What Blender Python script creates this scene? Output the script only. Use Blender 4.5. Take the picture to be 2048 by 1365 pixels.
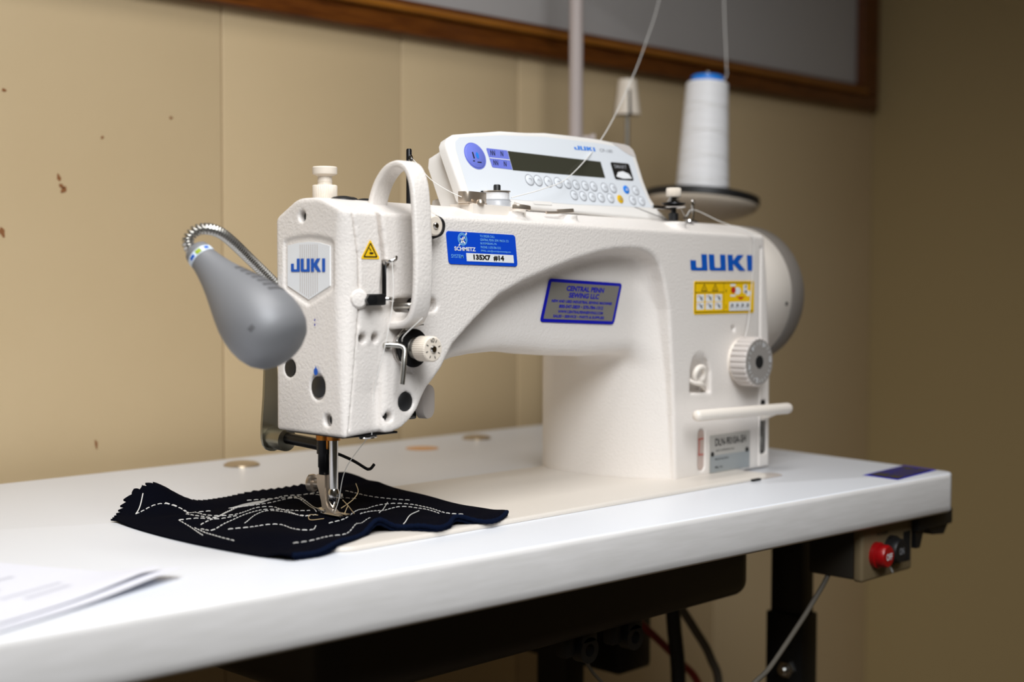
import bpy, bmesh, math, random
import numpy as np
from mathutils import Vector, Matrix

random.seed(7)
for o in list(bpy.data.objects):
    bpy.data.objects.remove(o, do_unlink=True)
scene = bpy.context.scene
COL = scene.collection
MM = 0.001
TOP = 0.75                       # table top height above the floor, metres
PI = math.pi


def srgb(r, g, b):
    f = lambda c: (c / 255 / 12.92) if c / 255 <= 0.04045 else ((c / 255 + 0.055) / 1.055) ** 2.4
    return (f(r), f(g), f(b), 1.0)


# ------------------------------------------------------------------ camera
# all lengths below are millimetres; x along the machine, y away from the
# operator, z up from the table top; the needle stands at x = y = 0
CAM = Vector((-637.0, -799.0, 180.4))
yaw, pitch, roll = math.radians(44.257), math.radians(-2.70), math.radians(0.178)
fw = Vector((math.cos(yaw) * math.cos(pitch), math.sin(yaw) * math.cos(pitch), math.sin(pitch)))
rt = Vector((math.sin(yaw), -math.cos(yaw), 0))
up = rt.cross(fw)
r2 = rt * math.cos(roll) + up * math.sin(roll)
u2 = up * math.cos(roll) - rt * math.sin(roll)
cd = bpy.data.cameras.new('camera')
cd.lens = 49.96
cd.sensor_width = 36
cd.clip_start = 0.02
cd.dof.use_dof = True
cd.dof.focus_distance = 1.06
cd.dof.aperture_fstop = 4.0
cam = bpy.data.objects.new('camera', cd)
m = Matrix((r2, u2, -fw)).transposed().to_4x4()
m.translation = CAM * MM + Vector((0, 0, TOP))
cam.matrix_world = m
COL.objects.link(cam)
scene.camera = cam

# ------------------------------------------------------------------ light and exposure
world = bpy.data.worlds.new('world')
scene.world = world
world.use_nodes = True
world.node_tree.nodes['Background'].inputs[0].default_value = (1.0, 0.85, 0.58, 1)
world.node_tree.nodes['Background'].inputs[1].default_value = 0.03
vs = scene.view_settings
vs.view_transform = 'Standard'
vs.look = 'None'
vs.gamma = 1
vs.exposure = 0.04
vs.use_curve_mapping = False


def area(name, loc, target, sx, sy, energy, color, spread=180):
    l = bpy.data.lights.new(name, 'AREA')
    l.shape = 'RECTANGLE'
    l.size, l.size_y = sx, sy
    l.energy = energy
    l.color = color
    l.spread = math.radians(spread)
    o = bpy.data.objects.new(name, l)
    o.location = Vector(loc) * MM + Vector((0, 0, TOP))
    d = (Vector(target) - Vector(loc)).normalized()
    o.rotation_euler = d.to_track_quat('-Z', 'Y').to_euler()
    COL.objects.link(o)
    return o


# louvred ceiling troffer over the left half of the table, and cool daylight
# from the window side behind the camera's left shoulder
area('ceiling_troffer_light', (-300, -440, 1690), (-300, -440, 0), 1.2, 0.6, 8.6, (1.0, 0.975, 0.945), 108)
area('daylight_from_left', (-640, -1100, 1150), (-10, 20, 110), 0.8, 0.8, 6.0, (0.95, 0.975, 1.0), 80)

# ------------------------------------------------------------------ materials


def mat(name, col, rough=0.5, metal=0.0, bump=None, vary=None, spec=0.5, alpha=None, coat=0.0, trans=0.0):
    M = bpy.data.materials.new(name)
    M.use_nodes = True
    nt = M.node_tree
    b = nt.nodes['Principled BSDF']
    b.inputs['Base Color'].default_value = col
    b.inputs['Roughness'].default_value = rough
    b.inputs['Metallic'].default_value = metal
    b.inputs['Specular IOR Level'].default_value = spec
    b.inputs['Coat Weight'].default_value = coat
    b.inputs['Transmission Weight'].default_value = trans
    if alpha is not None:
        b.inputs['Alpha'].default_value = alpha
    tc = None
    if bump or vary:
        tc = nt.nodes.new('ShaderNodeTexCoord')
    if bump:
        scale, strength, dist = bump[:3]
        n = nt.nodes.new('ShaderNodeTexNoise')
        n.inputs['Scale'].default_value = scale
        n.inputs['Detail'].default_value = bump[3] if len(bump) > 3 else 1.5
        nt.links.new(tc.outputs['Object'], n.inputs['Vector'])
        bp = nt.nodes.new('ShaderNodeBump')
        bp.inputs['Strength'].default_value = strength
        bp.inputs['Distance'].default_value = dist
        nt.links.new(n.outputs['Fac'], bp.inputs['Height'])
        nt.links.new(bp.outputs['Normal'], b.inputs['Normal'])
    if vary:
        scale, col2, stretch = vary
        mp = nt.nodes.new('ShaderNodeMapping')
        mp.inputs['Scale'].default_value = stretch
        n = nt.nodes.new('ShaderNodeTexNoise')
        n.inputs['Scale'].default_value = scale
        n.inputs['Detail'].default_value = 4
        cr = nt.nodes.new('ShaderNodeValToRGB')
        cr.color_ramp.elements[0].position = 0.32
        cr.color_ramp.elements[1].position = 0.68
        cr.color_ramp.elements[0].color = col
        cr.color_ramp.elements[1].color = col2
        nt.links.new(tc.outputs['Object'], mp.inputs['Vector'])
        nt.links.new(mp.outputs['Vector'], n.inputs['Vector'])
        nt.links.new(n.outputs['Fac'], cr.inputs['Fac'])
        nt.links.new(cr.outputs['Color'], b.inputs['Base Color'])
    return M


M = {}
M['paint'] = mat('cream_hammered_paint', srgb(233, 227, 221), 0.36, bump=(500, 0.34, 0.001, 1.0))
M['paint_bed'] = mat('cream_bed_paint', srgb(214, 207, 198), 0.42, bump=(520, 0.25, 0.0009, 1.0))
M['plastic'] = mat('cream_plastic', srgb(238, 230, 220), 0.4)
M['panel'] = mat('white_panel_plastic', srgb(236, 233, 229), 0.32)
M['membrane'] = mat('membrane_sheet', srgb(222, 227, 233), 0.3)
M['knob'] = mat('ivory_knob', srgb(232, 221, 206), 0.42)
M['dial'] = mat('greige_dial', srgb(206, 199, 194), 0.42)
M['dialface'] = mat('grey_dial_face', srgb(150, 145, 140), 0.45)
M['greyplastic'] = mat('warm_grey_plastic', srgb(182, 174, 168), 0.42)
M['wheelrim'] = mat('grey_wheel_rim', srgb(122, 116, 110), 0.4)
M['black'] = mat('black_rubber', srgb(22, 22, 23), 0.5)
M['blackmetal'] = mat('black_oxide_steel', srgb(34, 34, 36), 0.32, 0.6)
M['dark'] = mat('dark_void', srgb(9, 8, 8), 0.8)
M['chrome'] = mat('bright_steel', srgb(206, 204, 202), 0.14, 1.0)
M['steel'] = mat('satin_steel', srgb(186, 184, 178), 0.3, 1.0)
M['nickel'] = mat('warm_nickel', srgb(204, 190, 174), 0.3, 0.8)
M['brass'] = mat('bronze_bushing', srgb(170, 108, 44), 0.3, 1.0)
M['leverplate'] = mat('aged_zinc_plate', srgb(150, 146, 130), 0.38, 0.9)
M['lamp'] = mat('silver_lamp_paint', srgb(128, 129, 132), 0.5, 0.15)
M['table'] = mat('white_laminate', srgb(222, 225, 231), 0.3)
M['tableedge'] = mat('white_edge_band', srgb(230, 228, 227), 0.4, vary=(6, srgb(222, 220, 218), (4, 40, 40)))
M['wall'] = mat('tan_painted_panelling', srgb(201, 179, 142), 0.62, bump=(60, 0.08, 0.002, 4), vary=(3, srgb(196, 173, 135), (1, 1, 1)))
M['wallr'] = mat('tan_shaded_side_wall', srgb(172, 150, 106), 0.65, bump=(60, 0.08, 0.002, 4))  # darker wall tan: the side wall's dimness is put into the colour
M['groove'] = mat('tan_groove', srgb(200, 182, 148), 0.6)
M['chip'] = mat('brown_paint_chip', srgb(132, 84, 44), 0.7)
M['wood'] = mat('stained_oak', srgb(112, 62, 18), 0.35, vary=(22, srgb(78, 38, 10), (1, 12, 12)))
M['woodlight'] = mat('stained_oak_bead', srgb(158, 100, 32), 0.3, vary=(22, srgb(136, 82, 24), (1, 12, 12)))
M['glass'] = mat('grey_frosted_pane', srgb(176, 173, 172), 0.5)
M['floor'] = mat('brown_floor', srgb(92, 76, 54), 0.5, vary=(5, srgb(78, 64, 46), (1, 6, 1)))
M['ceiling'] = mat('ceiling_tile', srgb(206, 202, 194), 0.8)
M['thread'] = mat('white_thread', srgb(236, 234, 230), 0.6)
M['winding'] = mat('wound_white_thread', srgb(244, 244, 246), 0.5, bump=(900, 0.25, 0.0006))
M['goldthread'] = mat('tan_thread', srgb(196, 170, 128), 0.6)
M['blue'] = mat('blue_print', srgb(0, 88, 190), 0.5)
M['sticker_blue'] = mat('blue_sticker', srgb(6, 72, 206), 0.4)
M['lightblue'] = mat('pale_blue_print', srgb(120, 190, 240), 0.5)
M['white'] = mat('white_print', srgb(238, 240, 242), 0.5)
M['foil'] = mat('silver_foil', srgb(158, 154, 146), 0.4, 0.45, bump=(120, 0.05, 0.001))
M['foilreflect'] = mat('foil_with_dark_reflection', srgb(84, 82, 80), 0.3, 0.6)  # silver foil with the dark wall's reflection put into its colour
M['navyprint'] = mat('deep_blue_print', srgb(8, 16, 170), 0.45)
M['yellow'] = mat('yellow_sticker', srgb(250, 202, 8), 0.45)
M['darkprint'] = mat('black_print', srgb(28, 26, 24), 0.5)
M['greyprint'] = mat('grey_print', srgb(150, 152, 156), 0.5)
M['rimgrey'] = mat('dark_grey_print', srgb(138, 140, 146), 0.5)
M['redprint'] = mat('red_print', srgb(196, 48, 26), 0.5)
M['periwinkle'] = mat('periwinkle_print', srgb(112, 124, 214), 0.4)
M['lcd'] = mat('lcd_glass', srgb(60, 60, 50), 0.08)
M['yellowbtn'] = mat('yellow_button', srgb(222, 178, 20), 0.4)
M['bluebtn'] = mat('blue_button', srgb(40, 128, 226), 0.4)
M['translucent'] = mat('grey_translucent_plastic', srgb(178, 180, 184), 0.3)
M['oilglass'] = mat('oil_sight_glass', srgb(196, 176, 166), 0.15, coat=0.5)
M['plate'] = mat('name_plate_metal', srgb(196, 194, 188), 0.35, 0.2)
M['plate2'] = mat('name_plate_band', srgb(164, 170, 172), 0.35, 0.2)
M['fabric'] = mat('black_navy_felt', srgb(9, 10, 18), 1.0, bump=(1500, 0.4, 0.0008), spec=0.02)
M['hem'] = mat('navy_cut_edge', srgb(11, 19, 38), 1.0, bump=(1800, 0.6, 0.001), spec=0.03)
M['paper'] = mat('white_paper', srgb(222, 223, 232), 0.7)
M['paperprint'] = mat('pale_grey_print', srgb(196, 197, 208), 0.7)
M['switchbox'] = mat('beige_switch_face', srgb(128, 112, 84), 0.5)
M['switchbody'] = mat('dark_switch_body', srgb(46, 42, 36), 0.5)
M['redbtn'] = mat('red_push_button', srgb(160, 10, 16), 0.3)
M['cord'] = mat('grey_cord', srgb(104, 98, 88), 0.5)
M['redcord'] = mat('red_cord', srgb(150, 36, 26), 0.5)
M['legblack'] = mat('black_powder_coat', srgb(17, 17, 18), 0.5)
M['pan'] = mat('dark_oil_pan', srgb(40, 36, 32), 0.45)
M['lug'] = mat('dark_grey_plastic_lug', srgb(32, 31, 30), 0.5)
M['tray'] = mat('beige_tray', srgb(214, 202, 186), 0.45)
M['pole'] = mat('mauve_grey_pole', srgb(188, 176, 172), 0.4)
M['spoolblue'] = mat('blue_spool_cap', srgb(30, 132, 232), 0.4)
M['woodplug'] = mat('raw_wood_plug', srgb(206, 158, 110), 0.6)
M['domecap'] = mat('dull_metal_cap', srgb(178, 160, 134), 0.3, 0.6)
M['lampsticker'] = mat('lamp_label', srgb(214, 226, 240), 0.5)
M['lampvent'] = mat('dark_lamp_vent', srgb(92, 92, 94), 0.6)
M['green'] = mat('olive_green_dot', srgb(150, 170, 40), 0.5)
M['tube'] = mat('light_fixture_diffuser', srgb(240, 240, 240), 0.5)

# ------------------------------------------------------------------ mesh helpers (mm)


class G:
    """verts / faces collector"""

    def __init__(s, v=None, f=None):
        s.v = list(v or [])
        s.f = list(f or [])

    def add(s, g):
        n = len(s.v)
        s.v += list(g.v)
        s.f += [tuple(i + n for i in q) for q in g.f]
        return s


ROOT = {}


def tag(o, label, cat, group=None):
    o['label'] = label
    o['category'] = cat
    if group:
        o['group'] = group
    return o


def thing(name, loc, label, cat, group=None):
    o = bpy.data.objects.new(name, None)
    o.empty_display_size = 0.02
    o.location = Vector(loc) * MM + Vector((0, 0, TOP))
    COL.objects.link(o)
    ROOT[o.name] = Vector(loc)
    return tag(o, label, cat, group)


def finish(me, m_, angle=40, smooth=True):
    me.materials.append(M[m_])
    if smooth:
        me.polygons.foreach_set('use_smooth', [True] * len(me.polygons))
        if angle is not None:
            me.set_sharp_from_angle(angle=math.radians(angle))
    me.update()


def obj(name, g, m_, parent=None, loc=None, angle=40, label=None, recalc=True):
    """one mesh object; coordinates in g are world mm (or local when the parent says so)"""
    if parent is not None:
        off = ROOT[parent.name]
    else:
        off = Vector(loc) if loc is not None else Vector((0, 0, 0))
    me = bpy.data.meshes.new(name)
    vv = np.array([tuple(v) for v in g.v], dtype=float)
    vv = (vv - np.array(off)) * MM
    me.from_pydata(vv.tolist(), [], [tuple(int(i) for i in f) for f in g.f])
    if recalc:
        bm = bmesh.new()
        bm.from_mesh(me)
        bmesh.ops.recalc_face_normals(bm, faces=bm.faces)
        bm.to_mesh(me)
        bm.free()
    finish(me, m_, angle)
    o = bpy.data.objects.new(name, me)
    COL.objects.link(o)
    if parent is not None:
        o.parent = parent
    else:
        o.location = off * MM + Vector((0, 0, TOP))
    ROOT[o.name] = off
    if label:
        o['label'] = label
    return o


def struct(name, g, m_, parent=None):
    o = obj(name, g, m_, parent)
    if parent is None:
        o['kind'] = 'structure'
    return o


def from_bm(bm):
    bm.verts.ensure_lookup_table()
    g = G([tuple(v.co) for v in bm.verts], [tuple(v.index for v in f.verts) for f in bm.faces])
    bm.free()
    return g


def box(x0, x1, y0, y1, z0, z1, bev=0.0, seg=2):
    bm = bmesh.new()
    bmesh.ops.create_cube(bm, size=1)
    for v in bm.verts:
        v.co = ((x0 + x1) / 2 + v.co.x * (x1 - x0), (y0 + y1) / 2 + v.co.y * (y1 - y0), (z0 + z1) / 2 + v.co.z * (z1 - z0))
    if bev:
        bmesh.ops.bevel(bm, geom=list(bm.edges), offset=bev, segments=seg, affect='EDGES', profile=0.5)
    bm.verts.index_update()
    return from_bm(bm)


def frame(d):
    d = Vector(d).normalized()
    a = Vector((0, 0, 1)) if abs(d.z) < 0.9 else Vector((1, 0, 0))
    u = a.cross(d).normalized()
    return u, d.cross(u).normalized(), d


def lathe(prof, o, axis, n=40, cap=True):
    """prof: (radius, height along axis)"""
    u, w, d = frame(axis)
    o = Vector(o)
    g = G()
    for r, h in prof:
        for k in range(n):
            a = 2 * PI * k / n
            g.v.append(o + d * h + (u * math.cos(a) + w * math.sin(a)) * max(r, 1e-4))
    for i in range(len(prof) - 1):
        for k in range(n):
            k2 = (k + 1) % n
            g.f.append((i * n + k, i * n + k2, (i + 1) * n + k2, (i + 1) * n + k))
    if cap:
        g.f.append(tuple(reversed(range(n))))
        g.f.append(tuple((len(prof) - 1) * n + k for k in range(n)))
    return g


def knurl(r, h0, h1, o, axis, teeth=28, depth=0.5, edge=0.8):
    """ribbed round knob: alternating radius"""
    u, w, d = frame(axis)
    o = Vector(o)
    n = teeth * 4
    g = G()
    prof = [(r - edge, h0), (r, h0 + edge), (r, h1 - edge), (r - edge, h1)]
    for i, (rr, h) in enumerate(prof):
        for k in range(n):
            a = 2 * PI * k / n
            q = rr - (depth if k % 4 == 0 else 0)
            g.v.append(o + d * h + (u * math.cos(a) + w * math.sin(a)) * q)
    for i in range(len(prof) - 1):
        for k in range(n):
            k2 = (k + 1) % n
            g.f.append((i * n + k, i * n + k2, (i + 1) * n + k2, (i + 1) * n + k))
    g.f.append(tuple(reversed(range(n))))
    g.f.append(tuple((len(prof) - 1) * n + k for k in range(n)))
    return g


def smooth_path(pts, n=8):
    P = [Vector(p) for p in pts]
    if len(P) < 3:
        return P
    out = []
    for i in range(len(P) - 1):
        p0 = P[i - 1] if i else P[0] * 2 - P[1]
        p1, p2 = P[i], P[i + 1]
        p3 = P[i + 2] if i + 2 < len(P) else P[-1] * 2 - P[-2]
        for k in range(n):
            t = k / n
            out.append(0.5 * ((2 * p1) + (p2 - p0) * t + (2 * p0 - 5 * p1 + 4 * p2 - p3) * t * t + (3 * p1 - p0 - 3 * p2 + p3) * t ** 3))
    out.append(P[-1])
    return out


def tube(pts, r, n=8, sub=8, radii=None, flat=1.0):
    P = smooth_path(pts, sub) if sub else [Vector(p) for p in pts]
    g = G()
    u = None
    for i, p in enumerate(P):
        t = (P[min(i + 1, len(P) - 1)] - P[max(i - 1, 0)]).normalized()
        if u is None:
            u, w, _ = frame(t)
        else:
            u = (u - t * u.dot(t)).normalized()
            w = t.cross(u)
        rr = r if radii is None else radii(i / (len(P) - 1))
        for k in range(n):
            a = 2 * PI * k / n
            g.v.append(p + (u * math.cos(a) + w * math.sin(a) * flat) * rr)
    for i in range(len(P) - 1):
        for k in range(n):
            k2 = (k + 1) % n
            g.f.append((i * n + k, i * n + k2, (i + 1) * n + k2, (i + 1) * n + k))
    g.f.append(tuple(reversed(range(n))))
    g.f.append(tuple((len(P) - 1) * n + k for k in range(n)))
    return g


def ribbon(pts, wdir, width, thick, sub=10, bev=1.2):
    """flat strap following pts; wdir = direction of its width"""
    P = smooth_path(pts, sub)
    wd = Vector(wdir).normalized()
    g = G()
    sec = []
    a, b, c = width / 2, thick / 2, bev
    for sx, sy in ((1, 1), (-1, 1), (-1, -1), (1, -1)):
        for k in range(4):
            th = {(1, 1): 0, (-1, 1): PI / 2, (-1, -1): PI, (1, -1): 1.5 * PI}[(sx, sy)] + k / 3 * PI / 2
            sec.append((sx * (a - c) + c * math.cos(th), sy * (b - c) + c * math.sin(th)))
    n = len(sec)
    for i, p in enumerate(P):
        t = (P[min(i + 1, len(P) - 1)] - P[max(i - 1, 0)]).normalized()
        nn = t.cross(wd).normalized()
        for x, y in sec:
            g.v.append(p + wd * x + nn * y)
    for i in range(len(P) - 1):
        for k in range(n):
            k2 = (k + 1) % n
            g.f.append((i * n + k, i * n + k2, (i + 1) * n + k2, (i + 1) * n + k))
    g.f.append(tuple(reversed(range(n))))
    g.f.append(tuple((len(P) - 1) * n + k for k in range(n)))
    return g


def prism(poly, o, u, v, depth, bev=0.0, seg=2):
    """poly (a,b) in plane o+a*u+b*v, extruded by depth along v x u reversed (u x v)"""
    o, u, v = Vector(o), Vector(u), Vector(v)
    n = u.cross(v).normalized()
    bm = bmesh.new()
    base = [bm.verts.new(o + u * a + v * b) for a, b in poly]
    f = bm.faces.new(base)
    r = bmesh.ops.extrude_face_region(bm, geom=[f])
    top = [e for e in r['geom'] if isinstance(e, bmesh.types.BMVert)]
    for q in top:
        q.co += n * depth
    if bev:
        bm.edges.ensure_lookup_table()
        ts = set(top)
        es = [e for e in bm.edges if e.verts[0] in ts and e.verts[1] in ts]
        bmesh.ops.bevel(bm, geom=es, offset=bev, segments=seg, affect='EDGES', profile=0.5)
    bm.verts.index_update()
    return from_bm(bm)


def rrect(w, h, r, n=5, cx=0, cy=0):
    p = []
    for sx, sy, a0 in ((1, 1, 0), (-1, 1, PI / 2), (-1, -1, PI), (1, -1, 1.5 * PI)):
        for k in range(n + 1):
            a = a0 + k / n * PI / 2
            p.append((cx + sx * (w / 2 - r) + r * math.cos(a), cy + sy * (h / 2 - r) + r * math.sin(a)))
    return p


def circ(cx, cy, r, n=24, ry=None):
    return [(cx + r * math.cos(2 * PI * k / n), cy + (ry or r) * math.sin(2 * PI * k / n)) for k in range(n)]


def ring2d(cx, cy, r0, r1, n=28):
    g = G()
    for k in range(n):
        a = 2 * PI * k / n
        g.v += [(cx + r0 * math.cos(a), cy + r0 * math.sin(a), 0), (cx + r1 * math.cos(a), cy + r1 * math.sin(a), 0)]
    for k in range(n):
        k2 = (k + 1) % n
        g.f.append((2 * k, 2 * k2, 2 * k2 + 1, 2 * k + 1))
    return g


def flat(poly):
    return G([(a, b, 0) for a, b in poly], [tuple(range(len(poly)))])


def line2d(pts, w):
    """thick 2d polyline made of quads"""
    g = G()
    for (a, b), (c, d) in zip(pts, pts[1:]):
        L = math.hypot(c - a, d - b) or 1
        nx, ny = -(d - b) / L * w / 2, (c - a) / L * w / 2
        n = len(g.v)
        g.v += [(a + nx, b + ny, 0), (c + nx, d + ny, 0), (c - nx, d - ny, 0), (a - nx, b - ny, 0)]
        g.f.append((n, n + 1, n + 2, n + 3))
    return g


def text2d(s, x0, y0, w, h, bold=0.0, space=1.0, shear=0.0):
    """lettering fitted into the box x0,y0 (lower left) w x h"""
    c = bpy.data.curves.new('t', 'FONT')
    c.body = s
    c.size = 10
    c.offset = bold
    c.space_character = space
    c.resolution_u = 3
    o = bpy.data.objects.new('t', c)
    me = bpy.data.meshes.new_from_object(o)
    v = np.array([q.co[:2] for q in me.vertices])
    f = [tuple(p.vertices) for p in me.polygons]
    bpy.data.objects.remove(o)
    bpy.data.curves.remove(c)
    bpy.data.meshes.remove(me)
    lo, hi = v.min(0), v.max(0)
    v = (v - lo) / (hi - lo)
    return G([(x0 + a * w + shear * b * h, y0 + b * h, 0) for a, b in v], f)


def put(g, o, u, v, lift=0.0):
    o, u, v = Vector(o), Vector(u), Vector(v)
    n = u.cross(v).normalized()
    return G([o + u * p[0] + v * p[1] + n * (p[2] + lift) for p in g.v], g.f)


def merge(*gs):
    r = G()
    for g in gs:
        r.add(g)
    return r


JUKI = [
    [(0, 62), (18, 62), (18, 22), (21, 18), (33, 18), (36, 22), (36, 100), (54, 100), (54, 0), (5, 0), (0, 5)],
    [(60, 100), (78, 100), (78, 22), (81, 18), (94, 18), (97, 22), (97, 100), (115, 100), (115, 0), (66, 0), (60, 6)],
    [(122, 0), (122, 100), (140, 100), (140, 64), (156, 100), (178, 100), (158, 55), (182, 0), (160, 0), (140, 44), (140, 0)],
    [(188, 0), (188, 100), (206, 100), (206, 0)],
]


def juki2d(x0, y0, w, h, shear=0.0):
    g = G()
    for poly in JUKI:
        g.add(flat([(x0 + a / 206 * w + shear * b / 100 * h, y0 + b / 100 * h) for a, b in poly]))
    return g


# ------------------------------------------------------------------ signed distance modelling


def poly_sd(P, A, B):
    """signed distance to a polygon on arrays A,B (negative inside)"""
    P = [np.array(p, float) for p in P]
    d = np.full(np.broadcast(A, B).shape, 1e12)
    s = np.ones(d.shape)
    for i in range(len(P)):
        vi, vj = P[i], P[i - 1]
        e = vj - vi
        wa, wb = A - vi[0], B - vi[1]
        t = np.clip((wa * e[0] + wb * e[1]) / (e @ e), 0, 1)
        d = np.minimum(d, (wa - e[0] * t) ** 2 + (wb - e[1] * t) ** 2)
        c1 = B >= vi[1]
        c2 = B < vj[1]
        c3 = e[0] * wb > e[1] * wa
        flip = (c1 & c2 & c3) | (~c1 & ~c2 & ~c3)
        s = np.where(flip, -s, s)
    return (s * np.sqrt(d)).astype(np.float32)


def smin(a, b, k):
    h = np.clip(0.5 + 0.5 * (b - a) / k, 0, 1)
    return b + (a - b) * h - k * h * (1 - h)


def smax(a, b, k):
    return -smin(-a, -b, k)


def seg_sd(pts, A, B):
    d = np.full(np.broadcast(A, B).shape, 1e12)
    for (a, b), (c, e) in zip(pts, pts[1:]):
        ex, ey = c - a, e - b
        t = np.clip(((A - a) * ex + (B - b) * ey) / (ex * ex + ey * ey), 0, 1)
        d = np.minimum(d, (A - a - ex * t) ** 2 + (B - b - ey * t) ** 2)
    return np.sqrt(d).astype(np.float32)


def surface_net(F, o, h):
    nx, ny, nz = F.shape
    I = F < 0
    acc = np.zeros((nx - 1, ny - 1, nz - 1, 3), np.float32)
    cnt = np.zeros((nx - 1, ny - 1, nz - 1), np.float32)
    cor = [(a, b, c) for a in (0, 1) for b in (0, 1) for c in (0, 1)]
    sl = lambda c: (slice(c[0], nx - 1 + c[0]), slice(c[1], ny - 1 + c[1]), slice(c[2], nz - 1 + c[2]))
    for c0 in cor:
        for ax in range(3):
            if c0[ax]:
                continue
            c1 = list(c0)
            c1[ax] = 1
            A, B = F[sl(c0)], F[sl(c1)]
            x = (I[sl(c0)] != I[sl(c1)])
            if not x.any():
                continue
            t = np.where(x, A / np.where(x, A - B, 1), 0)
            for q in range(3):
                acc[..., q] += np.where(x, c0[q] + (t if q == ax else 0), 0)
            cnt += x
    act = cnt > 0
    idx = -np.ones(act.shape, np.int64)
    ijk = np.argwhere(act)
    idx[act] = np.arange(len(ijk))
    V = (ijk + acc[act] / cnt[act][:, None]) * h + np.array(o)
    quads = []
    for ax in range(3):
        b, c = (ax + 1) % 3, (ax + 2) % 3
        s0 = [slice(None)] * 3
        s1 = [slice(None)] * 3
        s0[ax] = slice(0, -1)
        s1[ax] = slice(1, None)
        ch = I[tuple(s0)] != I[tuple(s1)]
        E_ = np.argwhere(ch)
        E_ = E_[(E_[:, b] > 0) & (E_[:, c] > 0) & (E_[:, b] < act.shape[b]) & (E_[:, c] < act.shape[c])]
        inside = I[tuple(E_.T)]

        def cell(db, dc):
            q = E_.copy()
            q[:, b] += db
            q[:, c] += dc
            return idx[tuple(q.T)]
        q = np.stack([cell(-1, -1), cell(0, -1), cell(0, 0), cell(-1, 0)], 1)
        q[~inside] = q[~inside][:, ::-1]
        quads.append(q)
    return V, np.concatenate(quads)


def sdf_obj(name, F, o, h, m_, parent):
    V, Q = surface_net(F, o, h)
    off = np.array(ROOT[parent.name])
    me = bpy.data.meshes.new(name)
    V = ((V - off) * MM).astype(np.float32)
    me.vertices.add(len(V))
    me.vertices.foreach_set('co', V.ravel())
    me.loops.add(Q.size)
    me.loops.foreach_set('vertex_index', Q.ravel().astype(np.int32))
    me.polygons.add(len(Q))
    me.polygons.foreach_set('loop_start', np.arange(0, Q.size, 4, dtype=np.int32))
    me.update(calc_edges=True)
    me.validate()
    finish(me, m_, None)
    ob = bpy.data.objects.new(name, me)
    COL.objects.link(ob)
    ob.parent = parent
    ROOT[ob.name] = ROOT[parent.name]
    return ob

# ------------------------------------------------------------------ the room
WY = 400.0        # face of the back wall
WX = 1430.0       # face of the right wall
FZ = -750.0
CZ = 1750.0
wb = struct('wall_back', box(-2600, WX + 40, WY + 4, WY + 60, FZ, CZ), 'wall')
for x0, x1 in ((-2600, -1040), (-1040, 180), (180, 416), (416, 604), (604, 1012), (1012, WX)):
    obj('wall_panel', box(x0 + .5, x1 - .5, WY, WY + 8, FZ, CZ, 1.8, 3), 'wall', wb)
for cx, cz, w, h, a in ((3.3, 266.8, 3, 5, .3), (8, 256, 4, 6, -.5), (6, 259, 3, 5, .8), (-47.9, 340.8, 3.4, 2.4, .1), (47.4, 306, 2.6, 2, 0.4), (37.9, 20, 2, 8, .06), (-51, 215.7, 4, 7, .2), (121, 330, 3, 2, 0)):
    w, h = w * .6, h * .6
    pl = [(cx + w * math.cos(t) * (1 + .3 * math.sin(3 * t + cx)) * math.cos(a) - h * math.sin(t) * math.sin(a),
           cz + w * math.cos(t) * math.sin(a) + h * math.sin(t) * (1 + .25 * math.cos(2 * t + cz)) * math.cos(a)) for t in [2 * PI * k / 14 for k in range(14)]]
    obj('paint_chip', prism(pl, (0, WY, 0), (1, 0, 0), (0, 0, 1), 0.35), 'chip', wb)
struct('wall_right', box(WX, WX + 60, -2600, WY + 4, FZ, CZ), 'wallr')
struct('floor', box(-2600, WX + 60, -2600, WY + 60, FZ - 40, FZ), 'floor')
struct('ceiling', box(-2600, WX + 60, -2600, WY + 60, CZ, CZ + 40), 'ceiling')

win = bpy.data.objects.new('window_1', None)
win.location = Vector((600, WY, 446)) * MM + Vector((0, 0, TOP))
win['kind'] = 'structure'
COL.objects.link(win)
ROOT[win.name] = Vector((600, WY, 446))
WZ = 444.5
obj('frame_rail', box(-500, 1424, WY - 14, WY, WZ, WZ + 22, 2.5, 3), 'wood', win)
obj('frame_bead', box(-500, 1384, WY - 20, WY, WZ + 22.5, WZ + 31, 3.5, 3), 'woodlight', win)
obj('frame_bead', box(-500, 1370, WY - 11, WY, WZ + 31.5, WZ + 38, 2, 2), 'wood', win)
obj('frame_stile', box(1388, 1424, WY - 14, WY, WZ + 22.5, 1150, 2.5, 3), 'wood', win)
obj('frame_bead', box(1368, 1387.5, WY - 18, WY, WZ + 31.5, 1150, 3, 3), 'wood', win)
obj('pane', box(-500, 1368, WY - 5, WY - 1, WZ + 38, 1150), 'glass', win)
obj('frame_rail', box(-500, 1424, WY - 14, WY, 1150, 1172, 2.5, 3), 'wood', win)


# ------------------------------------------------------------------ table
TZ = -36.0
tb = thing('sewing_table', (0, 80, FZ), 'white laminate sewing table with rounded front edge and black steel leg', 'table')
FR, BR, BL, FL = (577, -187), (650, 362), (-640, 352), (-640, -120)


def round_corner(a, p, b, r, n=8):
    a, p, b = Vector(a), Vector(p), Vector(b)
    d0, d1 = (a - p).normalized(), (b - p).normalized()
    s, e = p + d0 * r, p + d1 * r
    return [tuple(s * (1 - t) ** 2 + p * 2 * t * (1 - t) + e * t * t) for t in [k / n for k in range(n + 1)]]


outline = [FL] + round_corner(FL, FR, BR, 16) + round_corner(FR, BR, BL, 30) + [BL]


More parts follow.
